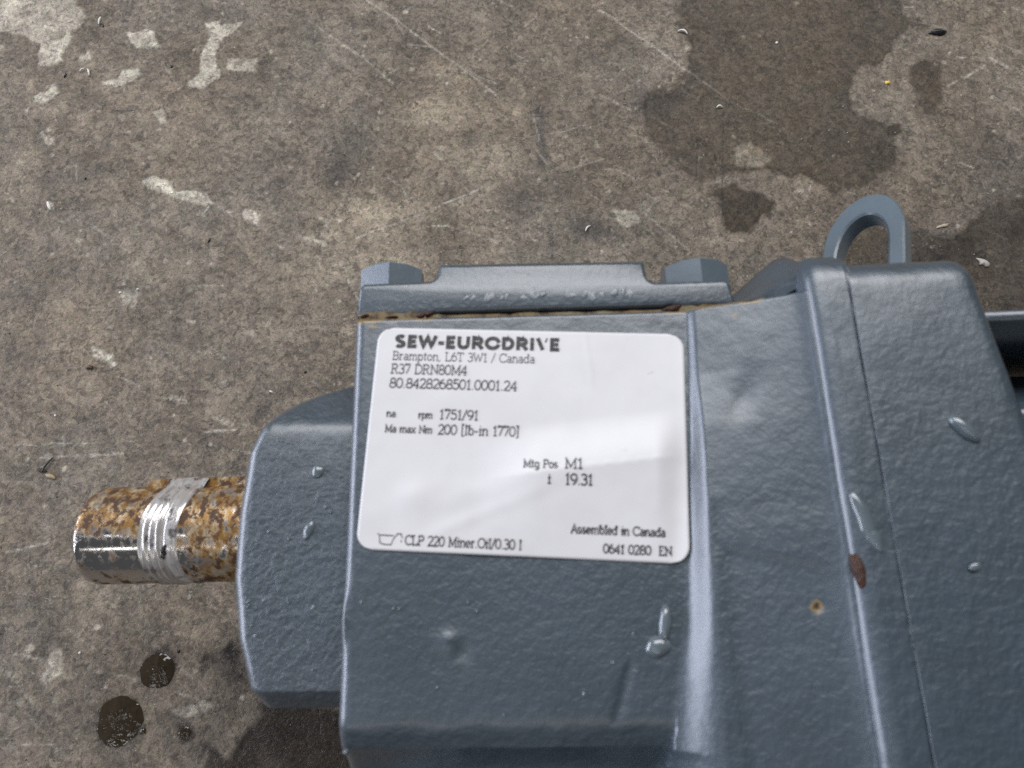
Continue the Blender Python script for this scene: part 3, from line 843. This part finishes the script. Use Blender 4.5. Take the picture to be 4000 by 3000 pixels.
# gasket line
def strip(name, x0, x1, zf, dy, mat):
    ya = lambda x: 35.0 - 0.018 * (x + 27); yb = lambda x: 38.25 + dy - 0.022 * (x + 27)
    n = 24; rings = []
    for k in range(n + 1):
        x = x0 + (x1 - x0) * k / n; w = 0.18 * float(vnoise(x * 0.8, 1.0, 33)); z1 = zf + 0.35 * float(vnoise(x * 0.7, 4.0, 34))
        rings.append([(x, ya(x), -49), (x, yb(x) + w, -49), (x, yb(x) + w, z1 - 0.5), (x, yb(x) - 0.5 + w, z1), (x, ya(x), z1)])
    return loft(name, rings, mat, cover, angle=60)
strip('gasket', -13.0, 36.0, 51.0, 0.0, M['gasket'])
strip('sealant', -26.4, -13.0, 52.5, 0.1, M['gasket'])
strip('sealant', 36.0, 48.6, 52.4, 0.1, M['gasket'])
for (x, y, rx, ry) in ((-13.2, 37.2, 2.0, .7), (35.0, 36.2, 1.9, .7), (47.6, 36.0, 2.2, .85), (-25.2, 37.4, 1.0, .4), (-20.0, 36.9, 1.4, .25)):
    blob_mesh('rust_spot', (x, y, 52.2), (1, 0.1, 0), (-0.1, 1, 0), (0, 0, 1), rx, ry, 0.9, M['rust'], cover, seed=x, lump=0.3, sink=0.0)

# hex bolts of the cover
def make_bolt(x, y, z, rot, label):
    R = 13 / math.sqrt(3)
    def ring(rad, yc, ym, f=math.cos(math.pi / 6)):
        return [(x + rad * (f if k % 2 else 1) * math.sin(rot + k * math.pi / 6), ym if k % 2 else yc, z + rad * (f if k % 2 else 1) * math.cos(rot + k * math.pi / 6)) for k in range(12)]
    o = loft('cover_bolt', [ring(R, y, y), ring(R, y + 6.7, y + 7.1), ring(R * 0.88, y + 7.25, y + 7.25, 1.0)], M['lit_paint'], gear, angle=28)
    rr = [[(x + r * math.sin(k / 32 * 2 * math.pi), yy, z + r * math.cos(k / 32 * 2 * math.pi)) for k in range(32)] for r, yy in ((7.6, y - 1.2), (7.6, y - 0.1), (7.2, y + 0.15))]
    loft('washer', rr, M['lit_paint'], o)
    return o
make_bolt(-22.8, 44.9, 39.8, 0.10, '')
make_bolt(42.5, 42.4, 39.8, 0.02, '')
make_bolt(-22.8, 44.9, -38, 0.3, '')
make_bolt(42.5, 42.4, -38, 0.6, '')

# lifting eye
def make_eye():
    yaw = math.radians(40); c = np.array([82.0, 0, 33.0]); e1 = np.array([math.cos(yaw), 0, math.sin(yaw)]); n0 = np.array([-math.sin(yaw), 0, math.cos(yaw)])
    lean = math.radians(16); up = np.array([0, math.cos(lean), 0]) - math.sin(lean) * n0; nn = math.cos(lean) * n0 + np.array([0, math.sin(lean), 0])
    outer = []; inner = []
    N = 28
    for k in range(N + 1):
        a = math.pi * k / N
        outer.append((8.7 * math.cos(a), 57.0 + 12.4 * math.sin(a) ** 0.95)); inner.append((5.5 * math.cos(a), 55.0 + 9.2 * math.sin(a) ** 0.95))
    outer = [(9.6, 35)] + outer + [(-9.6, 35)]; inner = [(5.9, 35)] + inner + [(-5.9, 35)]
    n = len(outer); b = 0.45
    V = []
    oc = np.array([0, 55.0])
    def lay(lst, off, w):
        for (u, y) in lst:
            d = np.array([u, max(y - 55, 0)]); L = np.linalg.norm(d) + 1e-6
            uu, yy = u + d[0] / L * off + 0.13 * (y - 52), y + d[1] / L * off
            V.append(c + e1 * uu + np.array([0, 48.0, 0]) + up * (yy - 48.0) * 1.08 + nn * w)
    lay(inner, b, 2.6); lay(outer, -b, 2.6)
    lay(outer, 0, 2.15); lay(outer, 0, -2.15); lay(outer, -b, -2.6); lay(inner, b, -2.6); lay(inner, 0, -2.15); lay(inner, 0, 2.15)
    Fc = []
    for s in range(8):
        for k in range(n - 1):
            a = s * n + k; t = ((s + 1) % 8) * n + k
            Fc.append((a, a + 1, t + 1, t))
    Fc.append(tuple(s * n for s in range(8))); Fc.append(tuple(s * n + n - 1 for s in range(8))[::-1])
    eye = mesh('lifting_eye', V, Fc, M['lit_paint'], gear, angle=32)
    a = c + e1 * (-5.6) + np.array([0, 48.0, 0]) + up * 5.0
    blob_mesh('rust_patch', a, up, nn, e1, 3.4, 2.2, 0.35, M['rust'], eye, seed=4, lump=0.5)
    return eye
make_eye()

# output shaft with its key and a wrap of tape
def make_shaft():
    prof = [(-109.0, 0.01), (-109.0, 10.6), (-108.8, 11.1), (-107.6, 12.3), (-107.2, 12.5), (-106, 12.5)] + [(-106 + k * 2.5, 12.5) for k in range(1, 26)]
    segs = 96
    V = []; Fc = []
    rings = [[(x, r * math.cos(2 * math.pi * k / segs), r * math.sin(2 * math.pi * k / segs)) for k in range(segs)] for x, r in prof]
    shaft = loft('output_shaft', rings, M['steel'], gear, angle=30)
    kb = []
    for x, i in ((-96.3, 1.0), (-95.5, 0.2), (-46, 0.2)):
        kb.append([(x, 8, -4 + i), (x, 14.1 - i, -4 + i), (x, 14.1 - i, 4 - i), (x, 8, 4 - i)])
    loft('shaft_key', kb, M['steel'], shaft, angle=30)
    rings = []
    xs = np.linspace(-91.4, -81.2, 44)
    for x in xs:
        ring = []
        for k in range(segs):
            a = 2 * math.pi * k / segs
            y, z = math.cos(a), math.sin(a)
            e = 0.35 * vnoise(a * 1.2, 3.0, 8) + 0.3 * vnoise(a * 3, 1.0, 9)
            xx = x + e * (1 if x < -84 else 0.5)
            f = (x + 91.4) / 10.2
            r = 12.78 + 0.17 * math.sin(f * 40 + 0.6 * math.sin(a * 2)) * (f < 0.62) + 0.12 * (0.45 < f < 0.60 + 0.05 * math.sin(a * 3)) - 0.2 * math.exp(-((f - 0.66) / 0.03) ** 2) + 0.05 * float(vnoise(f * 6, a * 4, 12))
            if f < 0.03 or f > 0.97: r = 12.45
            r2 = r + (1.6 * float(smooth(0.52, 0.30, abs(z))) if y > 0 else 0.0)
            xx += 2.4 * max(0.0, y) ** 2 + 0.8 * max(0.0, -y) ** 3
            ring.append((xx, r2 * y, r2 * z))
        rings.append(ring)
    tape = loft('tape_wrap', rings, M['tape'], shaft, angle=60, caps=False)
    a = math.radians(52)
    for (x, ang, r1, r2, s) in ((-84.6, 68, .9, 1.3, 1), (-85.2, 60, .7, .6, 2)):
        t = math.radians(ang); n = np.array([0, -math.cos(t), math.sin(t)])
        blob_mesh('tape_tear', np.array([x, 0, 0]) + n * 12.8, (1, 0, 0), np.cross(n, (1, 0, 0)), n, r1, r2, 0.35, M['black_chip'], tape, seed=s, lump=0.5)
    return shaft
make_shaft()

# runs and drops of thick paint
def drop(c, ang, r1, r2, h, mat='glossy_lit_paint', seed=0, lump=0.12, name='paint_drop', n=(0, 0, 1)):
    a = math.radians(ang)
    return blob_mesh(name, c, (math.cos(a), math.sin(a), 0), (-math.sin(a), math.cos(a), 0), n, r1, r2, h, M[mat], gear, seed=seed, lump=lump)
drop((-34.6, 7.5, 47.75), 70, 1.5, 1.25, 0.8, seed=1)
drop((-35.6, -3.6, 47.9), 72, 2.1, 1.0, 0.9, seed=2)
drop((-47.0, -18.0, 46.6), 100, 1.6, 1.0, 1.0, seed=3)
drop((27.2, -24.5, 53.9), 20, 2.3, 1.8, 1.5, seed=6, lump=0.25)
drop((28.4, -21.2, 54.4), 80, 3.2, 1.1, 1.2, seed=7, lump=0.2)
drop((-25.4, -40.2, 52.5), 0, 0.55, 0.5, 0.9, seed=8)
drop((59.4, -5.4, 63.95), 103, 4.9, 1.35, 1.0, seed=9, lump=0.2)
drop((60.3, -8.4, 63.95), 110, 2.4, 1.2, 1.0, seed=10, lump=0.25)
drop((77.2, 8.4, 64.4), 130, 2.9, 1.15, 1.3, 'glossy_lit_paint', seed=11, lump=0.15)
drop((74.4, -13.0, 64.5), 20, 1.0, 0.6, 0.35, 'glossy_lit_paint', seed=12)
drop((57.6, -13.2, 63.3), 102, 2.7, 1.1, 0.9, 'rust', seed=13, lump=0.35, name='rust_spot')
drop((-7.9, -23.0, 54.0), 60, 1.3, 1.0, 0.4, seed=15)
for k in range(26):                                        # fine beads on the hub and below the plate
    on_hub = k < 16
    x, y = (random.uniform(-48, -30), random.uniform(-30, 8)) if on_hub else (random.uniform(-24, 24), random.uniform(-35, -16))
    z = 48.0 - 0.0012 * (y + 7) ** 2 - (0.6 if x < -46.5 else 0) if on_hub else 54.0
    drop((x, y, z), random.uniform(40, 140), random.uniform(.22, .55), random.uniform(.18, .38), 0.32, seed=60 + k, name='paint_bead')
# ------------------------------------------------------------------ name plate and its printing
LA = math.radians(-3.9)
LW, LH, LR = 58.2, 41.8, 3.0
def lab_z(u, v):
    u = np.asarray(u, float); v = np.asarray(v, float)
    z = 0.22 + 0.0 * u
    fold = -5.2 + 0.155 * (u - 8)
    lift = np.where(v > fold, smooth(fold + 9.0, fold - 1.5, v), np.clip((v + 20.9) / (fold + 20.9), 0, 1)) * smooth(-9, 3, u) * smooth(29.0, 23.5, u)
    z = z + 1.5 * lift
    z = z + 0.14 * np.exp(-((v + 9 - 0.28 * (u + 4)) / 2.2) ** 2) * smooth(-22, -8, u) * smooth(16, 2, u)
    z = z + 0.38 * np.exp(-((u + 19.5) / 3.2) ** 2 - ((v + 11.5) / 3.0) ** 2)
    z = z + 0.12 * np.exp(-((v + 12.5 - 0.45 * (u + 4)) / 1.4) ** 2) * smooth(-20, -12, u) * smooth(10, -2, u)
    z = z + 0.10 * fbm(u, v, 11, 3, 44) * smooth(6, -6, v)
    z = z + 0.07 * np.exp(-((u - 10.6 - 0.16 * (20.7 - v)) / 0.35) ** 2) * smooth(9, 13, v)
    return z + 0.05 * fbm(u, v, 16, 2, 47)
def lab_pt(u, v, dz=0.0):
    u = np.asarray(u, float); v = np.asarray(v, float)
    x = 5.75 + u * math.cos(LA) - v * math.sin(LA); y = 11.3 + u * math.sin(LA) + v * math.cos(LA)
    # the plate bends over the foot of the step on its right
    hgt = np.interp(y, [-62, -41, 0, 12, 22, 37], [5.2, 4.6, 3.4, 2.6, 1.5, 1.0]); xa = np.interp(y, [-62, -43, -20, 11, 30, 37], [23, 26.4, 31.5, 35.2, 36.6, 37.0])
    bend = 0.30 * np.clip(x - xa + 2.0, 0, 6) ** 1.5 * hgt / 6.0 * 0.5
    return x, y, 54.1 + lab_z(u, v) + bend + dz
def make_label():
    us = np.linspace(-LW / 2, LW / 2, 130); vs_ = np.linspace(-LH / 2, LH / 2, 96)
    U, V = np.meshgrid(us, vs_)
    # round the corners by pulling the outline in
    hw, hh = LW / 2, LH / 2
    ax = np.abs(U); ay = np.abs(V)
    lim = np.where(ay > hh - LR, hw - LR + np.sqrt(np.clip(LR ** 2 - (ay - hh + LR) ** 2, 0, None)), hw)
    U2 = U * lim / hw
    x, y, z = lab_pt(U2, V)
    P = np.stack([x.ravel(), y.ravel(), z.ravel()], 1)
    ny, nx = U.shape
    Q = quads_grid(ny, nx)
    idx = np.arange(ny * nx).reshape(ny, nx)
    rim = np.concatenate([idx[0, :-1], idx[:-1, -1], idx[-1, :0:-1], idx[:0:-1, 0]])
    low = P[rim].copy(); low[:, 2] -= 0.30; n0 = len(P); m_ = len(rim); k = np.arange(m_)
    W = np.stack([rim[k], n0 + k, n0 + (k + 1) % m_, rim[(k + 1) % m_]], 1)
    me = fast_mesh('name_plate_label', np.concatenate([P, low]), np.concatenate([Q, W]))
    o = link('name_plate_label', me, M['label'], gear)
    o['label'] = 'white rounded name plate label with black printing, creased at the bottom'
    return o
plate = make_label()

def A(cx, cy, rx, ry, a0, a1, n=14):
    return [(cx + rx * math.cos(math.radians(a0 + (a1 - a0) * k / n)), cy + ry * math.sin(math.radians(a0 + (a1 - a0) * k / n))) for k in range(n + 1)]
def sf(x, y, w=0.16): return [(x - w, y), (x + w, y)]
O_ = lambda w: A(w / 2, .5, w / 2 - .04, .5, 90, 450, 24)
X_ = .66
bowl = lambda cx, w: A(cx, X_ / 2, w, X_ / 2, 0, 360, 20)
G = {   # slab-serif stroke letters, cap height 1: (advance, strokes)
 ' ': (.42, []), '.': (.30, [[(.10, .03), (.19, .03)]]), ',': (.30, [[(.15, .06), (.08, -.16)]]), '-': (.45, [[(.06, .36), (.38, .36)]]), '/': (.45, [[(.02, -.12), (.42, 1.08)]]),
 '[': (.34, [[(.30, 1.1), (.10, 1.1), (.10, -.14), (.30, -.14)]]), ']': (.34, [[(.02, 1.1), (.22, 1.1), (.22, -.14), (.02, -.14)]]),
 '0': (.66, [O_(.64)]), '1': (.50, [[(.08, .80), (.27, 1.0), (.27, 0)], sf(.27, 0)]), '2': (.64, [A(.31, .72, .25, .28, 165, -25, 14) + [(.06, 0), (.58, 0), (.58, .12)]]),
 '3': (.62, [A(.28, .75, .24, .25, 150, -90, 14) + A(.28, .26, .28, .27, 90, -150, 14)]), '4': (.66, [[(.46, 0), (.46, 1.0), (.04, .28), (.62, .28)], sf(.46, 0, .12)]),
 '5': (.62, [[(.54, 1.0), (.14, 1.0), (.11, .56)] + A(.29, .32, .28, .32, 118, -150, 16)]), '6': (.64, [A(.32, .31, .27, .31, 0, 360, 20), A(.50, .40, .46, .60, 100, 190, 10)]),
 '7': (.60, [[(.05, .86), (.05, 1.0), (.56, 1.0), (.22, 0)]]), '8': (.64, [A(.32, .75, .22, .25, 0, 360, 18), A(.32, .26, .28, .26, 0, 360, 20)]), '9': (.64, [A(.32, .69, .27, .31, 0, 360, 20), A(.14, .60, .46, .60, -80, 10, 10)]),
 'A': (.80, [[(.06, 0), (.40, 1.0), (.74, 0)], [(.20, .34), (.60, .34)], sf(.08, 0, .12), sf(.72, 0, .12)]), 'B': (.74, [[(.14, 0), (.14, 1.0)] , [(.02, 1.0), (.36, 1.0)] + A(.38, .76, .24, .24, 90, -90, 10) + [(.14, .52)], [(.02, 0), (.40, 0)] + A(.40, .26, .28, .26, -90, 90, 10)]),
 'C': (.80, [A(.44, .5, .40, .5, 40, 320, 24), [(.74, 1.0), (.74, .72)]]), 'D': (.82, [[(.14, 0), (.14, 1.0)], [(.02, 1.0), (.34, 1.0)] + A(.34, .5, .42, .5, 90, -90, 16) + [(.02, 0)]]), 'E': (.70, [[(.02, 0), (.62, 0), (.62, .2)], [(.14, 0), (.14, 1)], [(.02, 1), (.60, 1), (.60, .8)], [(.14, .52), (.46, .52)]]),
 'L': (.68, [[(.14, 1), (.14, 0)], sf(.14, 1), [(.02, 0), (.62, 0), (.62, .25)]]), 'M': (.98, [[(.14, 0), (.14, 1), (.48, .12), (.84, 1), (.84, 0)], sf(.14, 0, .13), sf(.84, 0, .13), [(.02, 1), (.14, 1)], [(.84, 1), (.96, 1)]]),
 'N': (.86, [[(.14, 0), (.14, 1), (.72, 0), (.72, 1)], sf(.14, 0, .13), sf(.72, 1, .13), [(.02, 1), (.14, 1)]]), 'O': (.86, [A(.42, .5, .39, .5, 0, 360, 26)]), 'P': (.72, [[(.14, 0), (.14, 1)], sf(.14, 0), [(.02, 1), (.38, 1)] + A(.38, .74, .27, .26, 90, -90, 10) + [(.14, .48)]]),
 'R': (.80, [[(.14, 0), (.14, 1)], sf(.14, 0), [(.02, 1), (.38, 1)] + A(.38, .76, .25, .24, 90, -90, 10) + [(.14, .52)], [(.40, .52), (.64, 0), (.76, 0)]]), 'T': (.74, [[(.36, 0), (.36, 1)], sf(.36, 0), [(.04, .78), (.04, 1), (.68, 1), (.68, .78)]]), 'W': (1.06, [[(.06, 1), (.28, 0), (.52, .85), (.76, 0), (1.0, 1)], sf(.08, 1, .1), sf(.98, 1, .1)]),
 'a': (.60, [A(.27, .18, .21, .18, 0, 360, 14), [(.10, .60)] + A(.30, .46, .18, .20, 120, 0, 8) + [(.48, 0), (.58, 0)]]), 'b': (.64, [[(.02, 1), (.12, 1), (.12, 0)], bowl(.34, .22)]), 'd': (.64, [[(.40, 1), (.50, 1), (.50, 0), (.60, 0)], bowl(.28, .22)]), 'e': (.58, [[(.06, .34), (.50, .34)] + A(.28, .33, .23, .33, 5, 320, 18)]),
 'g': (.62, [bowl(.28, .22), [(.50, .66), (.50, -.12)] + A(.28, -.12, .22, .20, 0, -150, 10)]), 'i': (.34, [[(.06, .66), (.17, .66), (.17, 0)], sf(.17, 0, .13), [(.13, .92), (.21, .92)]]), 'l': (.34, [[(.06, 1), (.17, 1), (.17, 0)], sf(.17, 0, .13)]),
 'm': (.98, [[(.04, .66), (.13, .66), (.13, 0)], A(.31, .44, .18, .22, 170, 0, 8) + [(.49, 0)], A(.67, .44, .18, .22, 170, 0, 8) + [(.85, 0)], sf(.13, 0, .1), sf(.49, 0, .1), sf(.85, 0, .1)]), 'n': (.66, [[(.04, .66), (.13, .66), (.13, 0)], A(.33, .44, .20, .22, 170, 0, 8) + [(.53, 0)], sf(.13, 0, .1), sf(.53, 0, .1)]),
 'o': (.60, [bowl(.29, .24)]), 'p': (.64, [[(.02, .66), (.12, .66), (.12, -.3)], bowl(.34, .22), sf(.12, -.3, .12)]), 'r': (.50, [[(.04, .66), (.15, .66), (.15, 0)], A(.33, .40, .18, .25, 170, 60, 6), sf(.15, 0, .13)]), 's': (.52, [A(.25, .48, .19, .18, 40, 250, 10) + A(.25, .17, .20, .17, 80, -150, 10)]),
 't': (.42, [[(.17, .92), (.17, .12)] + A(.28, .12, .11, .12, 180, 300, 6), [(.03, .66), (.36, .66)]]), 'x': (.60, [[(.08, .66), (.50, 0)], [(.50, .66), (.08, 0)], sf(.1, 0, .09), sf(.5, 0, .09), sf(.1, .66, .09), sf(.5, .66, .09)]),
}
H = {   # heavy sans strokes for the heading
 'S': (.74, [A(.37, .72, .22, .19, 35, 255, 12) + A(.35, .28, .23, .19, 80, -145, 12)]), 'E': (.66, [[(.58, .89), (.17, .89), (.17, .11), (.60, .11)], [(.17, .50), (.54, .50)]]), 'W': (1.16, [[(.10, 1), (.33, .14), (.58, .86), (.83, .14), (1.06, 1)]]), '-': (.46, [[(.06, .42), (.40, .42)]]),
 'U': (.86, [[(.17, 1), (.17, .40)] + A(.43, .38, .26, .28, 180, 360, 12) + [(.69, 1)]]), 'R': (.80, [[(.17, 0), (.17, .89), (.40, .89)] + A(.40, .67, .22, .22, 90, -90, 10) + [(.17, .45)], [(.42, .45), (.68, .02)]]), 'O': (.96, [A(.48, .5, .36, .40, 8, 348, 26)]), 'D': (.84, [[(.17, .11), (.17, .89), (.36, .89)] + A(.36, .5, .32, .39, 90, -90, 14) + [(.17, .11)]]),
 'I': (.36, [[(.18, 0), (.18, 1)]]), 'V': (.80, [[(.14, 1), (.44, .06)], [(.68, 1.0), (.59, .68)]]),
}
def print_line(text, u, v, width, cap, sw, font=G, mat='thin_ink', thin=None):
    adv = sum(font[c][0] for c in text); sx = width / adv
    V = []; Fc = []; pen = 0; lift = 0
    for c in text:
        a, strokes = font[c]
        for s in strokes:
            wv = sw
            if font is H and c == 'V' and len(s) == 2 and s[0][0] > .5: wv = sw * 0.4
            pts = np.array([(u + (pen + x) * sx, v + y * cap) for x, y in s])
            fine_ = [pts[0]]
            for p, q in zip(pts[:-1], pts[1:]):
                m_ = max(1, int(np.linalg.norm(q - p) / 0.5))
                fine_ += [p + (q - p) * k / m_ for k in range(1, m_ + 1)]
            pts = np.array(fine_); n = len(pts)
            if n < 2: continue
            closed = np.linalg.norm(pts[0] - pts[-1]) < 1e-6
            t = np.zeros_like(pts); t[1:-1] = pts[2:] - pts[:-2]; t[0] = pts[1] - (pts[-2] if closed else pts[0]); t[-1] = (pts[1] if closed else pts[-1]) - pts[-2]
            t /= np.linalg.norm(t, axis=1)[:, None] + 1e-9
            nn = np.stack([-t[:, 1], t[:, 0]], 1) * wv / 2
            # mitre at corners
            for i in range(1, n - 1):
                d1 = pts[i] - pts[i - 1]; d1 = d1 / (np.linalg.norm(d1) + 1e-9)
                cs = max(0.45, abs(float(np.dot(d1, t[i])))); nn[i] /= cs
            lift += 1
            dz = 0.10 + 0.0012 * (lift % 9)
            b0 = len(V)
            for side in (1, -1):
                q = pts + side * nn
                x, y, z = lab_pt(q[:, 0], q[:, 1], dz)
                V += list(zip(x, y, z))
            for i in range(n - 1): Fc.append((b0 + i, b0 + i + 1, b0 + n + i + 1, b0 + n + i))
        pen += a
    o = mesh('text_line', V, Fc, M[mat], plate, flat=True)
    return o
print_line('SEW-EURODRIVE', -25.8, 16.95, 31.9, 2.5, 0.72, H, 'ink')
for (s, u, v, w_, cp, sw) in [('Brampton, L6T 3W1 / Canada', -25.89, 14.47, 27.3, 1.65, .15), ('R37 DRN80M4', -25.91, 11.76, 14.6, 1.82, .20), ('80.8428268501.0001.24', -25.92, 8.96, 24.2, 1.82, .22),
        ('na', -25.94, 3.30, 1.83, 1.30, .20), ('rpm', -19.91, 3.20, 2.7, 1.30, .20), ('1751/91', -16.0, 3.15, 7.4, 1.75, .22), ('Ma max Nm', -25.93, 0.38, 8.9, 1.35, .21), ('200 [lb-in 1770]', -16.0, 0.31, 15.0, 1.75, .22),
        ('Mtg Pos', 0.05, -5.41, 6.2, 1.4, .22), ('M1', 7.43, -5.36, 3.3, 1.75, .25), ('i', 4.41, -8.15, 0.75, 1.6, .25), ('19.31', 7.5, -8.2, 5.0, 1.82, .27), ('CLP 220 Miner.Oil/0.30 l', -20.36, -19.73, 20.7, 1.6, .22),
        ('Assembled in Canada', 8.8, -16.5, 16.3, 1.45, .23), ('0641 0280  EN', 14.42, -19.62, 11.8, 1.45, .24)]:
    print_line(s, u, v, w_, cp, sw)
# the small oil-can symbol before the oil line
G['#'] = (1.0, [[(.02, .95), (.10, .82), (.14, .15), (.30, .02), (.58, .02), (.66, .55), (.80, .98), (.95, .98), (1.0, .60)], [(.10, .82), (.66, .80)], [(.96, .45), (.98, .25)]])
print_line('#', -25.5, -19.9, 4.6, 2.0, .16)

# ------------------------------------------------------------------ small things lying on the floor
def lens(x, y, r, label, seed):
    segs, rings = 44, 12
    V = []; Fc = []
    for i in range(rings):
        f = 1 - i / (rings - 1)
        for j in range(segs):
            t = 2 * math.pi * j / segs
            w = 1 + 0.10 * float(vnoise(1.3 * math.cos(t) + seed, 1.3 * math.sin(t), 3)) + 0.05 * float(vnoise(5 * math.cos(t), 5 * math.sin(t) + seed, 4))
            xx, yy = x + r * w * f * math.cos(t), y + r * w * f * math.sin(t)
            h = 0.75 * (1 - f ** 2.6) * min(1.0, r / 4) + (0.10 * float(vnoise(xx * 0.9, yy * 0.9, seed + 7)) + 0.07 * float(vnoise(xx * 2.1, yy * 2.1, seed + 8))) * (1 - f ** 6) - 0.12
            V.append((xx, yy, h))
    for i in range(rings - 1):
        for j in range(segs):
            a = i * segs + j; b = i * segs + (j + 1) % segs
            Fc.append((a, b, b + segs, a + segs))
    return tag(mesh('oil_drop', V, Fc, M['oil']), label, 'oil drop')
for (x, y, r), lb, s in zip(DROPS, ['largest round drop of dark oil below the rusty shaft', 'second largest oil drop, between the shaft and the largest drop', 'small smeared oil drop right of the largest one', 'tiny bead of oil at the right rim of the largest drop'], (1, 2, 3, 4)):
    lens(x, y, r * (0.62 if s == 3 else 1.0), lb, s)

def chip(name, key, mat, wid, h, label, cat, group=None, curl=0.0, seed=0, lump=0.35):
    (x0, y0), (x1, y1) = DEB[key]
    wid *= 0.82
    c = ((x0 + x1) / 2, (y0 + y1) / 2); L = math.hypot(x1 - x0, y1 - y0) / 2; e = ((x1 - x0) / (2 * L), (y1 - y0) / (2 * L), 0)
    if curl:
        V = []; Fc = []; n = 12; k6 = 6
        for i in range(n + 1):
            a = (i / n - 0.5); t = a * curl
            u = 2 * L * a; bow = (math.cos(t) - math.cos(curl / 2)) * L * 0.9
            px, py = c[0] + e[0] * u - e[1] * bow, c[1] + e[1] * u + e[0] * bow
            rr = wid * (0.35 + 0.65 * math.sin(math.pi * (0.08 + 0.84 * i / n)))
            for k in range(k6):
                b = 2 * math.pi * k / k6
                V.append((px - e[1] * rr * math.cos(b), py + e[0] * rr * math.cos(b), 0.30 + rr * 0.8 + 0.8 * rr * math.sin(b) + 0.4 * math.sin(math.pi * i / n) * h))
        for i in range(n):
            for k in range(k6):
                a = i * k6 + k; b = i * k6 + (k + 1) % k6
                Fc.append((a, b, b + k6, a + k6))
        Fc.append(tuple(range(k6))[::-1]); Fc.append(tuple(range(n * k6, n * k6 + k6)))
        o = mesh(name, V, Fc, M[mat])
    else:
        o = blob_mesh(name, (c[0], c[1], 0.05), e, (-e[1], e[0], 0), (0, 0, 1), L, wid, h, M[mat], None, seed=seed, lump=lump, segs=14, rings=5, sink=0.05)
    return tag(o, label, cat, group)
b = chip('black_pellet', 'black', 'black_chip', 2.0, 1.6, 'shiny black plastic pellet at the upper right, above the wet stain', 'pellet', seed=2, lump=0.25)
chip('yellow_chip', 'yellow', 'yellow_chip', 1.1, 0.7, 'tiny yellow paint chip beside the wet stain', 'paint chip', seed=3)
chip('straw_flake', 'flake', 'straw', 0.9, 0.6, 'pale straw flake on the dark floor right of the lifting eye', 'flake', seed=4)
chip('plaster_crumb', 'lump', 'plaster', 1.5, 1.2, 'pale plaster crumb above the motor flange at the right', 'crumb', seed=5, lump=0.6)
SH = 'white shavings scattered on the floor'
for key, cu, w_, lb in [('curl1', .5, .55, 'upright white sliver near the top left corner, right of the pale patch'), ('curl2', 1.2, .5, 'bent white shaving below the pale patch at the top left'), ('curl3', .4, .4, 'short white shaving left of the bent one, below the top left pale patch'),
        ('curl4', 2.0, .55, 'curled white shaving at the left edge of the wet stain'), ('curl5', 2.2, .5, 'crescent white shaving inside the wet stain'), ('curl6', 1.6, .45, 'hooked white shaving on the dark blotch above the cover'), ('curl7', .4, .4, 'small white sliver above the output hub'), ('sliver', .6, .75, 'broad pale sliver at the left, below the long dark smudge')]:
    chip('white_shaving', key, 'white_chip', w_, 0.5, lb, 'shaving', SH, curl=cu)
BT = 'black specks scattered on the floor'
for i, (key, lb) in enumerate([('bit1', 'black speck right of the white scuffed streak, lower end'), ('bit2', 'black speck below the pale patch at the top left'), ('bit3', 'black speck left of the tall pale streak at the top'), ('bit4', 'black speck touching the upright white sliver at the top left'), ('bit5', 'black speck at the left end of the dark smudge'), ('bit6', 'black speck between the hub and the housing corner'), ('bit7', 'black speck just above the oil drops')]):
    chip('black_speck', key, 'black_chip', 0.55, 0.5, lb, 'speck', BT, seed=10 + i)
WS = 'white specks scattered on the floor'
for i, (key, lb) in enumerate([('speck1', 'left of two white specks above the white plaster scrape'), ('speck2', 'right of two white specks above the white plaster scrape'), ('speck3', 'white speck above the dry husk at the left'), ('white1', 'white speck in the top middle of the wet stain'), ('pebble', 'pale speck upper left of the oil drops')]):
    chip('white_speck', key, 'white_chip', 0.6, 0.5, lb, 'speck', WS, seed=30 + i)
chip('brown_crumb', 'crumb', 'brown_crumb', 0.9, 0.9, 'dark brown crumb beside the white plaster scrape at the left', 'crumb', seed=8, lump=0.5)
tw = bpy.data.objects.new('dry_husk', None); col.objects.link(tw); tw.location = (0, 0, 0)
tag(tw, 'dry split husk with a dark stalk at the left, above the shaft', 'plant husk')
for key, nm, mat, wid, h, cu in (('twig', 'stalk', 'dark_husk', .55, .9, .6), ('husk', 'shell', 'husk', 1.0, 1.0, 0)):
    o = chip(nm, key, mat, wid, h, None, None, curl=cu, seed=6); o.parent = tw
o = blob_mesh('shell', (-167.4, 36.2, 0.2), (1, -.3, 0), (.3, 1, 0), (0, 0, 1), 2.0, .55, 1.0, M['dark_husk'], tw, seed=9)

# fine grit: crumbs too many and too small to pick apart
V = []; Fc = []
for k in range(800):
    x, y = rng.uniform(-245, 245), rng.uniform(-65, 258); r = rng.uniform(0.10, 0.30); hh = r * 0.9
    a0 = rng.uniform(0, 6.28); b0 = len(V)
    for j in range(5):
        t = a0 + 2 * math.pi * j / 5; q = r * rng.uniform(0.6, 1.4)
        V.append((x + q * math.cos(t), y + q * math.sin(t), -0.2))
        V.append((x + 0.6 * q * math.cos(t), y + 0.6 * q * math.sin(t), hh))
    for j in range(5):
        a = b0 + 2 * j; b = b0 + 2 * ((j + 1) % 5); Fc.append((a, b, b + 1, a + 1))
    Fc.append(tuple(b0 + 2 * j + 1 for j in range(5)))
m = NT('grit')
M['grit'] = m.set(col=m.mix(m.ramp(m.noise(55, 2, 0.5), 0.44, 0.56), (0.06, 0.05, 0.045), (0.46, 0.42, 0.36)), rough=0.8)
tag(mesh('grit', V, Fc, M['grit']), 'fine pale and dark grit sprinkled over the concrete', None, kind='stuff')
